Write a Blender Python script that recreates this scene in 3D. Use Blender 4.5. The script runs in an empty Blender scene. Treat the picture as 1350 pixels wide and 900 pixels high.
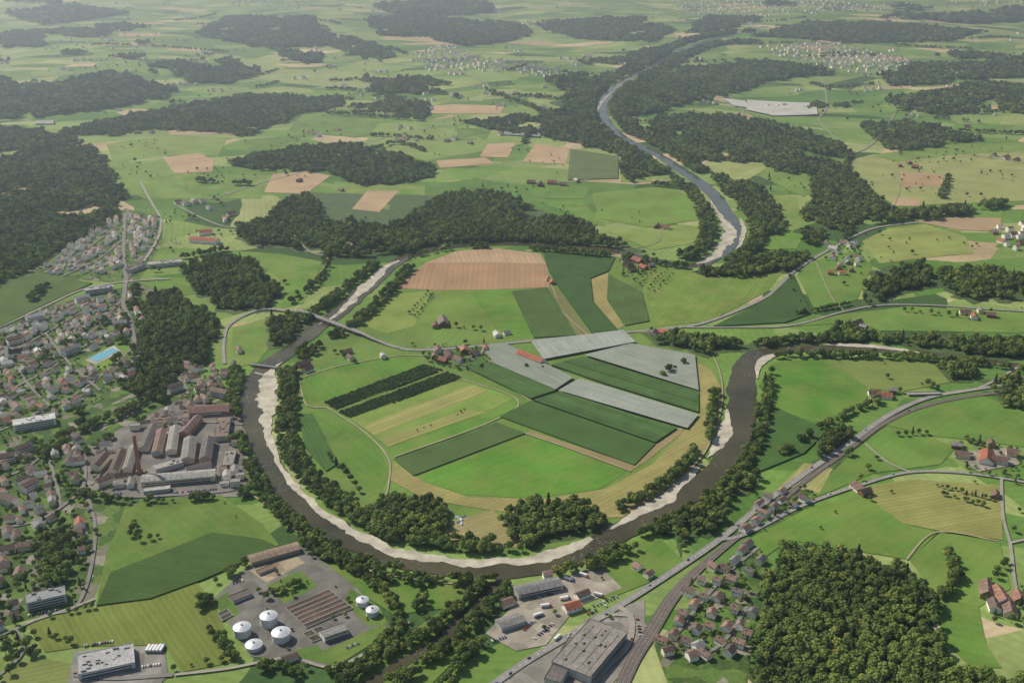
import bpy, bmesh, math, random
import numpy as np
from mathutils import Vector, noise as mnoise
random.seed(7); rng=np.random.default_rng(7)
S=bpy.context.scene; COL=S.collection
# ------------------------------------------------------------------ survey camera
FPX=1450.0; PITCH=math.radians(22.5); CH=760.0
def H(x,y):
    x=np.asarray(x,float); y=np.asarray(y,float)
    t=np.clip((y-2350)/2300,0,1); m=t*t*(3-2*t)
    return m*(24*np.sin(x/450+1.3)*np.cos(y/700)+15*np.sin(x/260+y/600))
def G(u,v):
    a=(u-675)/FPX; b=-(v-450)/FPX
    d=(a, b*math.sin(PITCH)+math.cos(PITCH), b*math.cos(PITCH)-math.sin(PITCH))
    z=0.0
    for i in range(14):
        t=(z-CH)/d[2]; x=d[0]*t; y=d[1]*t; z=0.5*z+0.5*float(H(x,y))
    return (x,y)
def L(r,g,b):
    f=lambda c:(c/255/12.92) if c<=10 else ((c/255+0.055)/1.055)**2.4
    return (f(r),f(g),f(b))
# ------------------------------------------------------------------ materials
def newmat(name,rough=0.85,spec=0.2):
    m=bpy.data.materials.new(name); m.use_nodes=True
    nt=m.node_tree; b=nt.nodes['Principled BSDF']
    b.inputs['Roughness'].default_value=rough
    b.inputs['Specular IOR Level'].default_value=spec
    return m,nt,b
def N(nt,t,**k):
    n=nt.nodes.new(t)
    for a,v in k.items(): setattr(n,a,v)
    return n
def math_(nt,op,a,b=None,c=None):
    n=N(nt,'ShaderNodeMath',operation=op)
    for i,v in enumerate((a,b,c)):
        if v is None: continue
        if isinstance(v,(int,float)): n.inputs[i].default_value=v
        else: nt.links.new(v,n.inputs[i])
    return n.outputs[0]
def noise(nt,vec,scale,detail=3,rough=0.55):
    n=N(nt,'ShaderNodeTexNoise'); n.inputs['Scale'].default_value=scale
    n.inputs['Detail'].default_value=detail; n.inputs['Roughness'].default_value=rough
    nt.links.new(vec,n.inputs['Vector']); return n.outputs['Fac']
def ramp(nt,fac,stops,interp='LINEAR'):
    n=N(nt,'ShaderNodeValToRGB'); cr=n.color_ramp; cr.interpolation=interp
    while len(cr.elements)>1: cr.elements.remove(cr.elements[-1])
    cr.elements[0].position=stops[0][0]; c=stops[0][1]; cr.elements[0].color=(*c,1)
    for p,c in stops[1:]:
        e=cr.elements.new(p); e.color=(*c,1)
    nt.links.new(fac,n.inputs[0]); return n.outputs[0]
def maprange(nt,v,a,b,c,d):
    n=N(nt,'ShaderNodeMapRange'); nt.links.new(v,n.inputs[0])
    for i,x in enumerate((a,b,c,d)): n.inputs[i+1].default_value=x
    return n.outputs[0]
def mul(nt,col,fac):
    n=N(nt,'ShaderNodeMix',data_type='RGBA',blend_type='MULTIPLY'); n.inputs[0].default_value=1
    if isinstance(col,tuple): n.inputs[6].default_value=(*col,1)
    else: nt.links.new(col,n.inputs[6])
    nt.links.new(fac,n.inputs[7]); return n.outputs[2]
def mix(nt,fac,a,b):
    n=N(nt,'ShaderNodeMix',data_type='RGBA')
    if isinstance(fac,(int,float)): n.inputs[0].default_value=fac
    else: nt.links.new(fac,n.inputs[0])
    for i,v in ((6,a),(7,b)):
        if isinstance(v,tuple): n.inputs[i].default_value=(*v,1)
        else: nt.links.new(v,n.inputs[i])
    return n.outputs[2]
def geo(nt): return N(nt,'ShaderNodeNewGeometry').outputs['Position']
def objcol(nt):
    return N(nt,'ShaderNodeObjectInfo').outputs['Color']
def field_mat(name,stripe,amp,nscale=0.02,namp=0.25,fine=0.5,fineamp=0.2,tint=None,sharp=False,tk=0.6):
    m,nt,b=newmat(name,0.95,0.1)
    p=geo(nt); uv=N(nt,'ShaderNodeUVMap').outputs[0]
    sep=N(nt,'ShaderNodeSeparateXYZ'); nt.links.new(uv,sep.inputs[0]); v=sep.outputs[1]
    n1=noise(nt,p,nscale,4); n2=noise(nt,p,fine,3,0.7)
    f=maprange(nt,n1,0.3,0.7,1-namp,1+namp)
    f2=maprange(nt,n2,0.3,0.7,1-fineamp,1+fineamp)
    f=math_(nt,'MULTIPLY',f,f2)
    if stripe:
        w=math_(nt,'MULTIPLY',v,2*math.pi/stripe)
        wob=math_(nt,'MULTIPLY',n1,6.0); w=math_(nt,'ADD',w,wob if not sharp else math_(nt,'MULTIPLY',n1,0.4))
        s=math_(nt,'SINE',w)
        cmb=N(nt,'ShaderNodeCombineXYZ'); nt.links.new(math_(nt,'MULTIPLY',sep.outputs[0],0.004),cmb.inputs[0]); nt.links.new(v,cmb.inputs[1])
        n3=noise(nt,cmb.outputs[0],0.9/stripe,2)
        f=math_(nt,'MULTIPLY',f,maprange(nt,s,-1,1,1-amp,1+amp))
        f=math_(nt,'MULTIPLY',f,maprange(nt,n3,0.3,0.7,1-amp,1+amp))
    c=mul(nt,objcol(nt),f)
    if tint:
        n4=noise(nt,p,nscale*1.7,5,0.65)
        n4=maprange(nt,n4,0.42,0.72,0,tk); c=mix(nt,n4,c,tint)
    nt.links.new(c,b.inputs['Base Color'])
    return m
M={}
M['meadow']=field_mat('meadow_grass',14,0.035,0.010,0.22,0.30,0.14,tint=L(128,134,72),tk=0.55)
M['mown']=field_mat('mown_grass',9,0.08,0.013,0.18,0.4,0.13,tint=L(146,146,86),tk=0.55)
M['corn']=field_mat('corn_crop',6.0,0.09,0.02,0.15,0.5,0.22,sharp=True)
M['orch']=field_mat('orchard_canopy',5.6,0.28,0.03,0.18,0.5,0.28,sharp=True)
M['plough']=field_mat('ploughed_soil',11,0.07,0.01,0.14,0.5,0.09)
M['dry']=field_mat('dry_meadow',7,0.09,0.014,0.17,0.4,0.13,tint=L(118,126,66),tk=0.5)
def simple(name,c,rough=0.8,spec=0.3,na=0.2,ns=0.15,metal=0.0,fromobj=False,fine=1.2):
    m,nt,b=newmat(name,rough,spec); p=geo(nt)
    f=maprange(nt,noise(nt,p,ns,4),0.3,0.7,1-na,1+na)
    f=math_(nt,'MULTIPLY',f,maprange(nt,noise(nt,p,fine,3,0.7),0.3,0.7,1-na*0.6,1+na*0.6))
    nt.links.new(mul(nt,objcol(nt) if fromobj else c,f),b.inputs['Base Color'])
    b.inputs['Metallic'].default_value=metal
    return m
def yardmat():
    m,nt,b=newmat('yard_paving',0.85,0.2); p=geo(nt)
    f=maprange(nt,noise(nt,p,0.03,4),0.3,0.7,0.70,1.2); f=math_(nt,'MULTIPLY',f,maprange(nt,noise(nt,p,0.8,3,0.7),0.3,0.7,0.86,1.1))
    vo=N(nt,'ShaderNodeTexVoronoi'); vo.inputs['Scale'].default_value=0.045; nt.links.new(p,vo.inputs['Vector'])
    sp=N(nt,'ShaderNodeSeparateColor'); nt.links.new(vo.outputs['Color'],sp.inputs[0])
    f=math_(nt,'MULTIPLY',f,maprange(nt,sp.outputs[0],0,1,0.70,1.10))
    nt.links.new(mul(nt,objcol(nt),f),b.inputs['Base Color']); return m
M['yard']=yardmat()
M['gravel']=simple('river_gravel',L(176,170,152),na=0.32,ns=0.05)
M['wall']=simple('plaster_wall',None,na=0.06,fromobj=True)
M['concrete']=simple('concrete',(0.34,0.33,0.30),na=0.14)
M['whitewall']=simple('painted_concrete',(0.56,0.57,0.56),na=0.08)
M['steel']=simple('silver_steel',(0.56,0.58,0.60),rough=0.45,spec=0.5,na=0.08,metal=0.2)
M['paint']=simple('vehicle_paint',None,rough=0.3,spec=0.5,na=0.02,fromobj=True)
M['tyre']=simple('tyre_rubber',(0.02,0.02,0.02),na=0.05)
M['brick']=simple('red_brick',L(165,118,98),na=0.15,fine=3)
M['bark']=simple('bark',(0.09,0.065,0.04),na=0.2,fine=3)
M['glass']=simple('window_glass',(0.03,0.04,0.05),rough=0.1,spec=0.6,na=0.02)
def roofmat():
    m,nt,b=newmat('roof_tiles',0.75,0.25); tc=N(nt,'ShaderNodeTexCoord').outputs['Object']
    f=maprange(nt,noise(nt,tc,0.35,4),0.3,0.7,0.70,1.25)
    f=math_(nt,'MULTIPLY',f,maprange(nt,noise(nt,tc,0.07,3),0.3,0.7,0.8,1.15))
    sep=N(nt,'ShaderNodeSeparateXYZ'); nt.links.new(tc,sep.inputs[0])
    s=math_(nt,'SINE',math_(nt,'MULTIPLY',sep.outputs[1],5.0))
    f=math_(nt,'MULTIPLY',f,maprange(nt,s,-1,1,0.9,1.08))
    nt.links.new(mul(nt,objcol(nt),f),b.inputs['Base Color']); return m
M['roof']=roofmat()
def road_mat(name,base,mark):
    m,nt,b=newmat(name,0.85,0.25); uv=N(nt,'ShaderNodeUVMap').outputs[0]; p=geo(nt)
    sep=N(nt,'ShaderNodeSeparateXYZ'); nt.links.new(uv,sep.inputs[0])
    f=maprange(nt,noise(nt,p,0.06,4),0.3,0.7,0.82,1.15); c=mul(nt,base,f)
    if mark:
        a=math_(nt,'ABSOLUTE',sep.outputs[1]); near=math_(nt,'LESS_THAN',a,0.14)
        d=math_(nt,'LESS_THAN',math_(nt,'FRACT',math_(nt,'MULTIPLY',sep.outputs[0],1/9)),0.4)
        c=mix(nt,math_(nt,'MULTIPLY',near,d),c,(0.8,0.8,0.78))
    nt.links.new(c,b.inputs['Base Color']); return m
M['road']=road_mat('road_asphalt',L(136,134,128),True)
M['lane']=road_mat('lane_surface',L(148,145,132),False)
M['street']=road_mat('street_surface',L(122,120,114),False)
M['track']=road_mat('farm_track',L(152,144,114),False)
def rail_mat():
    m,nt,b=newmat('railway_ballast',0.9,0.1); uv=N(nt,'ShaderNodeUVMap').outputs[0]; p=geo(nt)
    sep=N(nt,'ShaderNodeSeparateXYZ'); nt.links.new(uv,sep.inputs[0])
    a=math_(nt,'PINGPONG',sep.outputs[1],2.2)
    r=math_(nt,'LESS_THAN',math_(nt,'ABSOLUTE',math_(nt,'SUBTRACT',a,1.4)),0.3)
    c=mul(nt,L(118,110,102),maprange(nt,noise(nt,p,0.4,3),0.3,0.7,0.75,1.25))
    c=mix(nt,r,c,L(70,68,66)); nt.links.new(c,b.inputs['Base Color']); return m
M['rail']=rail_mat()
def water(name,spec,c0,c1):
    m,nt,b=newmat(name,0.14,spec); p=geo(nt)
    c=ramp(nt,noise(nt,p,0.012,4),[(0.3,c0),(0.7,c1)])
    rif=noise(nt,p,0.25,4,0.75); k=maprange(nt,rif,0.56,0.68,0,0.65)
    k=math_(nt,'MULTIPLY',k,maprange(nt,noise(nt,p,0.010,2),0.48,0.6,0,1))
    c=mix(nt,k,c,(0.38,0.38,0.33)); nt.links.new(c,b.inputs['Base Color'])
    bp=N(nt,'ShaderNodeBump'); bp.inputs['Strength'].default_value=0.25; bp.inputs['Distance'].default_value=0.3
    nt.links.new(noise(nt,p,0.5,3),bp.inputs['Height']); nt.links.new(bp.outputs[0],b.inputs['Normal']); return m
M['water']=water('river_water',0.18,L(54,54,36),L(84,78,54))
M['upwater']=water('slow_river_water',0.35,L(62,70,64),L(84,90,82))
def net():
    m,nt,b=newmat('hail_net',0.7,0.2); uv=N(nt,'ShaderNodeUVMap').outputs[0]; p=geo(nt)
    sep=N(nt,'ShaderNodeSeparateXYZ'); nt.links.new(uv,sep.inputs[0])
    s=math_(nt,'PINGPONG',sep.outputs[1],2.1)
    k=maprange(nt,s,0.2,1.4,0.42,1.0)
    cmb=N(nt,'ShaderNodeCombineXYZ'); nt.links.new(math_(nt,'MULTIPLY',sep.outputs[0],0.03),cmb.inputs[0]); nt.links.new(sep.outputs[1],cmb.inputs[1])
    k=math_(nt,'MULTIPLY',k,maprange(nt,noise(nt,cmb.outputs[0],0.22,4,0.7),0.3,0.62,0.55,1.0))
    k=math_(nt,'MULTIPLY',k,maprange(nt,noise(nt,p,0.02,4,0.7),0.3,0.6,0.68,1.0))
    c=mix(nt,k,L(84,100,74),objcol(nt))
    f=maprange(nt,noise(nt,p,0.6,3,0.7),0.3,0.7,0.85,1.12)
    nt.links.new(mul(nt,c,f),b.inputs['Base Color']); return m
M['net']=net()
def leaf(name,a,bc,cc):
    m,nt,b=newmat(name,0.8,0.12); p=geo(nt); oi=N(nt,'ShaderNodeObjectInfo')
    c1=ramp(nt,oi.outputs['Random'],[(0.0,a),(0.5,bc),(0.88,cc),(1.0,(cc[0]*1.35,cc[1]*1.12,cc[2]*1.1))])
    f=maprange(nt,noise(nt,p,0.35,3,0.7),0.3,0.7,0.65,1.4)
    f=math_(nt,'MULTIPLY',f,maprange(nt,noise(nt,p,0.008,3),0.3,0.7,0.70,1.30))
    nt.links.new(mul(nt,c1,f),b.inputs['Base Color'])
    return m
M['leaf']=leaf('broadleaf_foliage',(0.080,0.122,0.034),(0.135,0.192,0.046),(0.200,0.258,0.062))
M['needle']=leaf('conifer_foliage',(0.046,0.076,0.030),(0.070,0.108,0.038),(0.094,0.136,0.046))
M['shrub']=leaf('orchard_foliage',(0.065,0.105,0.035),(0.085,0.13,0.04),(0.105,0.155,0.05))
def ground():
    m,nt,b=newmat('countryside_ground',0.95,0.1); p=geo(nt)
    mp=N(nt,'ShaderNodeMapping'); mp.inputs['Rotation'].default_value=(0,0,0.5); mp.inputs['Scale'].default_value=(1/215,1/125,0)
    wn=N(nt,'ShaderNodeTexNoise'); wn.inputs['Scale'].default_value=0.002; nt.links.new(p,wn.inputs['Vector'])
    vm=N(nt,'ShaderNodeVectorMath',operation='MULTIPLY_ADD'); nt.links.new(wn.outputs['Color'],vm.inputs[0]); vm.inputs[1].default_value=(300,300,0); nt.links.new(p,vm.inputs[2])
    nt.links.new(vm.outputs[0],mp.inputs['Vector'])
    vo=N(nt,'ShaderNodeTexVoronoi',distance='MINKOWSKI'); vo.inputs['Exponent'].default_value=1.4; vo.inputs['Scale'].default_value=1
    nt.links.new(mp.outputs[0],vo.inputs['Vector'])
    sp=N(nt,'ShaderNodeSeparateColor'); nt.links.new(vo.outputs['Color'],sp.inputs[0])
    c=ramp(nt,sp.outputs[0],[(0,L(98,128,60)),(0.13,L(122,144,80)),(0.28,L(84,118,52)),(0.42,L(138,152,92)),(0.53,L(106,136,64)),(0.65,L(66,92,50)),(0.73,L(118,140,74)),(0.83,L(92,124,60)),(0.90,L(166,150,116)),(0.93,L(150,158,104)),(0.975,L(182,166,132))],'CONSTANT')
    f=maprange(nt,noise(nt,p,0.006,5,0.6),0.3,0.7,0.80,1.20)
    f=math_(nt,'MULTIPLY',f,maprange(nt,noise(nt,p,0.08,4,0.7),0.3,0.7,0.86,1.14))
    ss=N(nt,'ShaderNodeSeparateXYZ'); nt.links.new(p,ss.inputs[0])
    an=math_(nt,'MULTIPLY',sp.outputs[1],3.14)
    q=math_(nt,'ADD',math_(nt,'MULTIPLY',ss.outputs[0],math_(nt,'COSINE',an)),math_(nt,'MULTIPLY',ss.outputs[1],math_(nt,'SINE',an)))
    sw=math_(nt,'SINE',math_(nt,'MULTIPLY',q,0.45)); f=math_(nt,'MULTIPLY',f,maprange(nt,sw,-1,1,0.95,1.05))
    c=mul(nt,c,f); nt.links.new(c,b.inputs['Base Color']); return m
M['ground']=ground()
def town():
    m,nt,b=newmat('garden_ground',0.9,0.15); p=geo(nt)
    vo=N(nt,'ShaderNodeTexVoronoi'); vo.inputs['Scale'].default_value=0.06; nt.links.new(p,vo.inputs['Vector'])
    sp=N(nt,'ShaderNodeSeparateColor'); nt.links.new(vo.outputs['Color'],sp.inputs[0])
    c=ramp(nt,sp.outputs[0],[(0,L(74,98,46)),(0.3,L(90,116,54)),(0.5,L(66,90,44)),(0.70,L(116,114,96)),(0.78,L(94,116,58)),(0.93,L(138,134,118))],'CONSTANT')
    c=mul(nt,c,maprange(nt,noise(nt,p,0.2,4,0.7),0.3,0.7,0.7,1.25)); nt.links.new(c,b.inputs['Base Color']); return m
M['town']=town()
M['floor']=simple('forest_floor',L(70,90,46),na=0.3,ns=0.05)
M['pool']=simple('pool_water',L(96,164,182),rough=0.1,na=0.05)
# ------------------------------------------------------------------ helpers
def link(o,par=None):
    COL.objects.link(o)
    if par is not None: o.parent=par
    return o
def tag(o,label,cat,kind=None,group=None):
    o["label"]=label; o["category"]=cat
    if kind: o["kind"]=kind
    if group: o["group"]=group
def mesh(name,v,f,mats,mi=None,smooth=False):
    me=bpy.data.meshes.new(name); me.from_pydata([tuple(map(float,a)) for a in v],[],[tuple(a) for a in f])
    for m in mats: me.materials.append(m)
    if mi is not None: me.polygons.foreach_set('material_index',mi)
    if smooth: me.polygons.foreach_set('use_smooth',[True]*len(me.polygons))
    me.update(); return me
CNT=[0,0]
def sheet(name,pts,mat,off,color=(0.2,0.2,0.2),skirt=0.0,diredge=0,ground_pts=False,label=None,kind='structure',cat=None,step=60):
    CNT[0]+=1; off=off+0.0016*CNT[0]      # every sheet lies on its own level
    gp=pts if ground_pts else [G(*p) for p in pts]
    bm=bmesh.new(); vs=[bm.verts.new((x,y,0)) for x,y in gp]
    f=bm.faces.new(vs); f.normal_update()
    if f.normal.z<0: bmesh.ops.reverse_faces(bm,faces=[f])
    bmesh.ops.triangulate(bm,faces=bm.faces[:])
    xs=[p[0] for p in gp]; ys=[p[1] for p in gp]
    if max(ys)>2300:
        for a,lo,hi,no in ((0,min(xs),max(xs),(1,0,0)),(1,min(ys),max(ys),(0,1,0))):
            k=math.ceil(lo/step)*step
            while k<hi:
                co=[0,0,0]; co[a]=k
                bmesh.ops.bisect_plane(bm,geom=bm.verts[:]+bm.edges[:]+bm.faces[:],plane_co=co,plane_no=no); k+=step
    for v in bm.verts: v.co.z=float(H(v.co.x,v.co.y))+off
    if skirt:
        be=[e for e in bm.edges if e.is_boundary]
        r=bmesh.ops.extrude_edge_only(bm,edges=be)
        for v in [g for g in r['geom'] if isinstance(g,bmesh.types.BMVert)]: v.co.z-=skirt
    i=diredge; a=gp[i]; b2=gp[(i+1)%len(gp)]; d=Vector((b2[0]-a[0],b2[1]-a[1])).normalized()
    uvl=bm.loops.layers.uv.new('UVMap')
    for fc in bm.faces:
        for lp in fc.loops:
            x,y=lp.vert.co.x,lp.vert.co.y; lp[uvl].uv=(x*d.x+y*d.y,-x*d.y+y*d.x)
    me=bpy.data.meshes.new(name); bm.to_mesh(me); bm.free(); me.materials.append(mat)
    o=bpy.data.objects.new(name,me); o.color=(*color,1); link(o); tag(o,label or name.replace('_',' ')+' of the farmed valley floor',cat or name.replace('_',' '),kind)
    return o
def resample(pts,step=9.0):
    g=[]
    for p in pts:
        x,y=G(p[0],p[1]); g.append([x,y]+list(p[2:]))
    P=[]; n=len(g); g=np.array(g,float)
    for i in range(n-1):
        p0=g[max(i-1,0)];p1=g[i];p2=g[i+1];p3=g[min(i+2,n-1)]
        d=np.hypot(*(p2-p1)[:2]); k=max(1,int(d/step))
        for j in range(k):
            t=j/k
            q=0.5*((2*p1)+(-p0+p2)*t+(2*p0-5*p1+4*p2-p3)*t*t+(-p0+3*p1-3*p2+p3)*t**3)
            P.append(q)
    P.append(g[-1]); return np.array(P)
ROADPTS=[]; RIVPTS=[]
def strip(name,pts,mat,off,w=None,label='',cat=None,jit=0.0,store=None,color=None,step=9.0,ws=1.0):
    CNT[1]+=1; off=off+0.0015*CNT[1]
    P=resample([tuple(p[:2])+((w,) if w else (p[2]*ws,))+((p[3],) if len(p)>3 else (0.0,)) for p in pts],step)
    xy=P[:,:2]; T=np.gradient(xy,axis=0); T/=np.maximum(np.hypot(T[:,0],T[:,1])[:,None],1e-6)
    Nn=np.stack([-T[:,1],T[:,0]],1); hw=P[:,2:3]/2
    if jit:
        n1=np.array([mnoise.noise((a[0]*0.03,a[1]*0.03,1.3))+0.6*mnoise.noise((a[0]*0.09,a[1]*0.09,4)) for a in xy])[:,None]
        n2=np.array([mnoise.noise((a[0]*0.03,a[1]*0.03,7.3))+0.6*mnoise.noise((a[0]*0.09,a[1]*0.09,9)) for a in xy])[:,None]
        Lp=xy+Nn*(hw*(1+jit*n1)); Rp=xy-Nn*(hw*(1+jit*n2))
    else: Lp=xy+Nn*hw; Rp=xy-Nn*hw
    n=len(xy); v=[]
    for i in range(n):
        for q in (Lp[i],xy[i],Rp[i]): v.append((q[0],q[1],float(H(q[0],q[1]))+off+P[i,3]))
    f=[]
    for i in range(n-1):
        a=3*i; f+= [(a+1,a+4,a+3,a),(a+2,a+5,a+4,a+1)]
    me=mesh(name,v,f,[mat]); uvl=me.uv_layers.new(name='UVMap')
    s=np.concatenate([[0],np.cumsum(np.hypot(*np.diff(xy,axis=0).T))])
    uu=np.zeros((3*n,2)); uu[0::3,0]=s;uu[1::3,0]=s;uu[2::3,0]=s; uu[0::3,1]=hw[:,0]; uu[2::3,1]=-hw[:,0]
    li=np.zeros(len(me.loops),int); me.loops.foreach_get('vertex_index',li); uvl.data.foreach_set('uv',uu[li].ravel())
    o=link(bpy.data.objects.new(name,me)); tag(o,label,cat or name,'structure')
    if color: o.color=(*color,1)
    if store is not None:
        for i in range(n): store.append((xy[i,0],xy[i,1],P[i,2]/2,T[i,0],T[i,1]))
    return P
# ------------------------------------------------------------------ ground
ys=list(np.arange(-900,9600,60)); k=60
while ys[-1]<45000: k*=1.25; ys.append(ys[-1]+k)
xs=list(np.arange(0,5400,60)); k=60
while xs[-1]<30000: k*=1.3; xs.append(xs[-1]+k)
xs=[-a for a in xs[:0:-1]]+xs
X,Y=np.meshgrid(xs,ys); Z=H(X,Y); nx=len(xs); ny=len(ys)
v=np.stack([X.ravel(),Y.ravel(),Z.ravel()],1)
f=[(j*nx+i,j*nx+i+1,(j+1)*nx+i+1,(j+1)*nx+i) for j in range(ny-1) for i in range(nx-1)]
o=link(bpy.data.objects.new('ground',mesh('ground',v,f,[M['ground']],smooth=True))); tag(o,'rolling green farmland patchwork stretching to the horizon','ground','structure')
# ------------------------------------------------------------------ fields
g1=L(98,136,58); g2=L(84,126,48); g3=L(118,144,74); yg=L(138,150,84); dk=L(64,90,48); dk2=L(76,98,54)
FT={'meadow':('meadow','green meadow of short grass'),'mown':('meadow','mown grass field with tractor swaths'),'corn':('crop_field','dark green corn field in rows'),'plough':('ploughed_field','bare brown ploughed field'),'dry':('meadow','dry yellowish meadow with mowing swaths'),'orch':('orchard','dark green orchard planted in tight fine rows')}
def F(t,c,pts,off=0.5,de=0):
    nm,lab=FT[t]; sk=0
    if t=='corn': off=off+1.8; sk=2.4
    if t=='orch': off=off+2.8; sk=3.4
    if t in('meadow','mown'): c=(c[0]*.92,c[1]*.92,c[2]*.9)
    sheet(nm,pts,M[t],off,c,sk,de,label=lab,cat='field')
F('meadow',L(102,132,64),[(505,385),(560,345),(610,328),(720,332),(812,338),(850,345),(870,435),(900,450),(935,475),(950,500),(950,565),(915,620),(865,665),(820,692),(740,722),(600,730),(500,712),(430,670),(390,610),(375,560),(372,500),(420,450),(470,405)],0.35)
F('plough',L(156,128,98),[(522,380),(560,347),(600,332),(650,327),(712,335),(722,352),(724,379),(640,382),(580,383)],0.6,5)
F('plough',L(172,148,118),[(560,347),(600,332),(650,327),(712,335),(720,348),(640,346)],0.75,3)
F('mown',L(124,146,72),[(505,388),(570,384),(545,430),(510,440),(462,424)],0.6)
F('meadow',L(110,138,64),[(575,385),(618,383),(640,410),(655,440),(600,432),(550,425)],0.6)
F('meadow',L(92,134,52),[(620,384),(674,383),(702,442),(665,446),(640,412)],0.6)
F('corn',dk2,[(675,385),(722,380),(760,443),(704,446)],0.5,1)
F('plough',L(112,112,72),[(722,380),(734,379),(778,441),(762,443)],0.6,1)
F('corn',dk,[(716,334),(811,340),(802,358),(778,368),(782,398),(815,436),(780,440),(738,382),(722,355)],0.5,5)
F('dry',L(150,138,92),[(780,368),(802,360),(800,396),(822,430),(814,434),(784,402)],0.7,2)
F('corn',L(78,100,54),[(802,363),(846,386),(856,424),(824,430),(800,394)],0.5,1)
F('mown',L(106,134,60),[(846,350),(870,348),(940,366),(1030,360),(1012,384),(935,424),(868,430),(848,384)],0.6,3)
F('corn',dk,[(1046,362),(1069,414),(1035,426),(940,431),(1010,396)],0.5,2)
F('meadow',L(90,128,52),[(392,500),(470,476),(540,465),(562,484),(440,524),(404,532)],0.6,2)
F('meadow',L(92,128,54),[(400,545),(432,537),(500,590),(512,625),(500,655),(470,640),(430,600)],0.6,1)
F('corn',L(72,100,50),[(394,548),(412,546),(446,612),(430,622),(402,590)],0.3,1)  # shadow strip of the tree belt, painted as a dark green crop sheet
F('mown',L(114,142,66),[(458,548),(606,499),(680,524),(640,545),(510,588)],0.6,0)
F('plough',L(142,142,86),[(478,562),(620,508),(644,516),(494,574)],0.75,0)
F('plough',L(136,138,82),[(502,580),(612,541),(640,543),(512,589)],0.72,0)
F('meadow',L(92,134,54),[(512,590),(640,545),(680,526),(690,531),(655,553),(522,603)],0.6,0)
F('corn',dk2,[(520,606),(655,558),(692,572),(545,628)],0.3,0)
F('meadow',L(90,134,50),[(548,630),(700,574),(826,622),(790,645),(700,657),(610,652)],0.6,0)
F('corn',L(70,96,50),[(658,550),(700,529),(864,586),(836,614)],0.3,1)
F('plough',L(138,124,88),[(692,571),(700,569),(836,613),(864,586),(892,566),(905,560),(898,572),(850,610),(830,622)],0.7,1)
ring=[(918,478),(938,488),(950,510),(950,560),(925,605),(880,650),(820,682),(740,684),(640,672),(560,658),(512,632),(520,610),(560,636),(620,656),(720,658),(800,644),(860,612),(905,565),(922,545)]
F('dry',L(146,138,88),ring,0.8,5)
F('dry',L(148,138,96),[(576,692),(650,672),(692,722),(600,722),(560,712)],0.8)
oc=L(72,98,54)
F('orch',oc,[(703,529),(738,518),(892,566),(864,585)],0.5,3)
F('orch',oc,[(727,483),(768,472),(921,518),(921,545),(800,508)],0.5,1)
F('orch',oc,[(606,482),(638,476),(733,516),(700,527)],0.5,1)
F('meadow',L(86,128,50),[(1020,478),(1080,473),(1148,515),(1132,545),(1092,566),(1040,545),(1018,534),(1002,505)],0.6)
F('corn',L(70,98,48),[(1016,536),(1040,546),(1092,567),(1060,598),(1002,622),(984,605)],0.4,2)
F('dry',L(112,128,68),[(1082,472),(1228,476),(1252,504),(1185,517),(1146,512)],0.6)
F('meadow',L(94,130,58),[(1165,560),(1215,533),(1290,520),(1350,542),(1420,560),(1420,600),(1300,582),(1230,575)],0.6)
F('meadow',L(98,132,60),[(1120,600),(1160,570),(1230,578),(1260,590),(1240,612),(1150,624),(1090,650),(1060,660)],0.6)
F('dry',L(136,136,80),[(1150,640),(1200,632),(1320,640),(1322,712),(1240,700),(1190,690),(1150,665)],0.6)
F('meadow',L(100,134,58),[(985,712),(1060,672),(1140,652),(1190,690),(1236,702),(1200,738),(1100,722),(1040,712),(1000,740)],0.65)
F('meadow',L(108,138,64),[(1198,738),(1240,702),(1318,714),(1332,776),(1290,800),(1240,790)],0.6)
F('meadow',L(98,132,58),[(1236,790),(1290,800),(1300,850),(1320,880),(1280,880),(1240,840)],0.6)
F('dry',L(146,144,92),[(1030,640),(1060,610),(1098,618),(1080,650)],0.6)
F('meadow',L(96,128,58),[(820,735),(860,700),(905,742),(870,762),(800,790),(775,760)],0.55)
F('mown',yg,[(1136,318),(1170,302),(1220,296),(1272,312),(1284,334),(1220,340),(1160,348)],0.6,4)
F('mown',L(148,156,100),[(1118,212),(1150,204),(1260,190),(1350,188),(1420,190),(1420,262),(1280,268),(1180,272),(1150,250)],0.6,1)
F('meadow',L(112,140,68),[(1150,204),(1260,190),(1350,188),(1350,200),(1262,204),(1180,214)],0.75,1)
F('plough',L(165,142,108),[(1186,226),(1240,230),(1254,246),(1190,248)],0.8)
F('plough',L(160,140,110),[(1205,292),(1250,286),(1320,288),(1320,306),(1262,303)],0.8)
F('meadow',L(100,134,62),[(1070,345),(1130,330),(1150,350),(1130,395),(1075,410),(1050,362)],0.6)
F('meadow',L(106,138,66),[(1050,430),(1110,414),(1200,404),(1350,414),(1420,420),(1420,440),(1160,436),(1130,425)],0.6)
F('meadow',L(112,142,70),[(1120,210),(1060,260),(1000,232),(950,215),(1000,200),(1040,205)],0.5)
F('dry',L(148,158,98),[(928,215),(985,198),(1018,200),(1010,222),(985,238),(950,235)],0.7)
F('meadow',L(108,140,64),[(780,255),(880,245),(915,262),(925,290),(850,300),(790,288)],0.6)
F('mown',L(124,148,76),[(800,305),(900,296),(938,302),(910,322),(860,330)],0.7)
F('corn',L(94,108,68),[(752,197),(815,207),(815,236),(748,238)],0.4,1)
F('meadow',L(96,132,60),[(665,250),(700,240),(780,246),(770,262),(720,262)],0.6)
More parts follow.
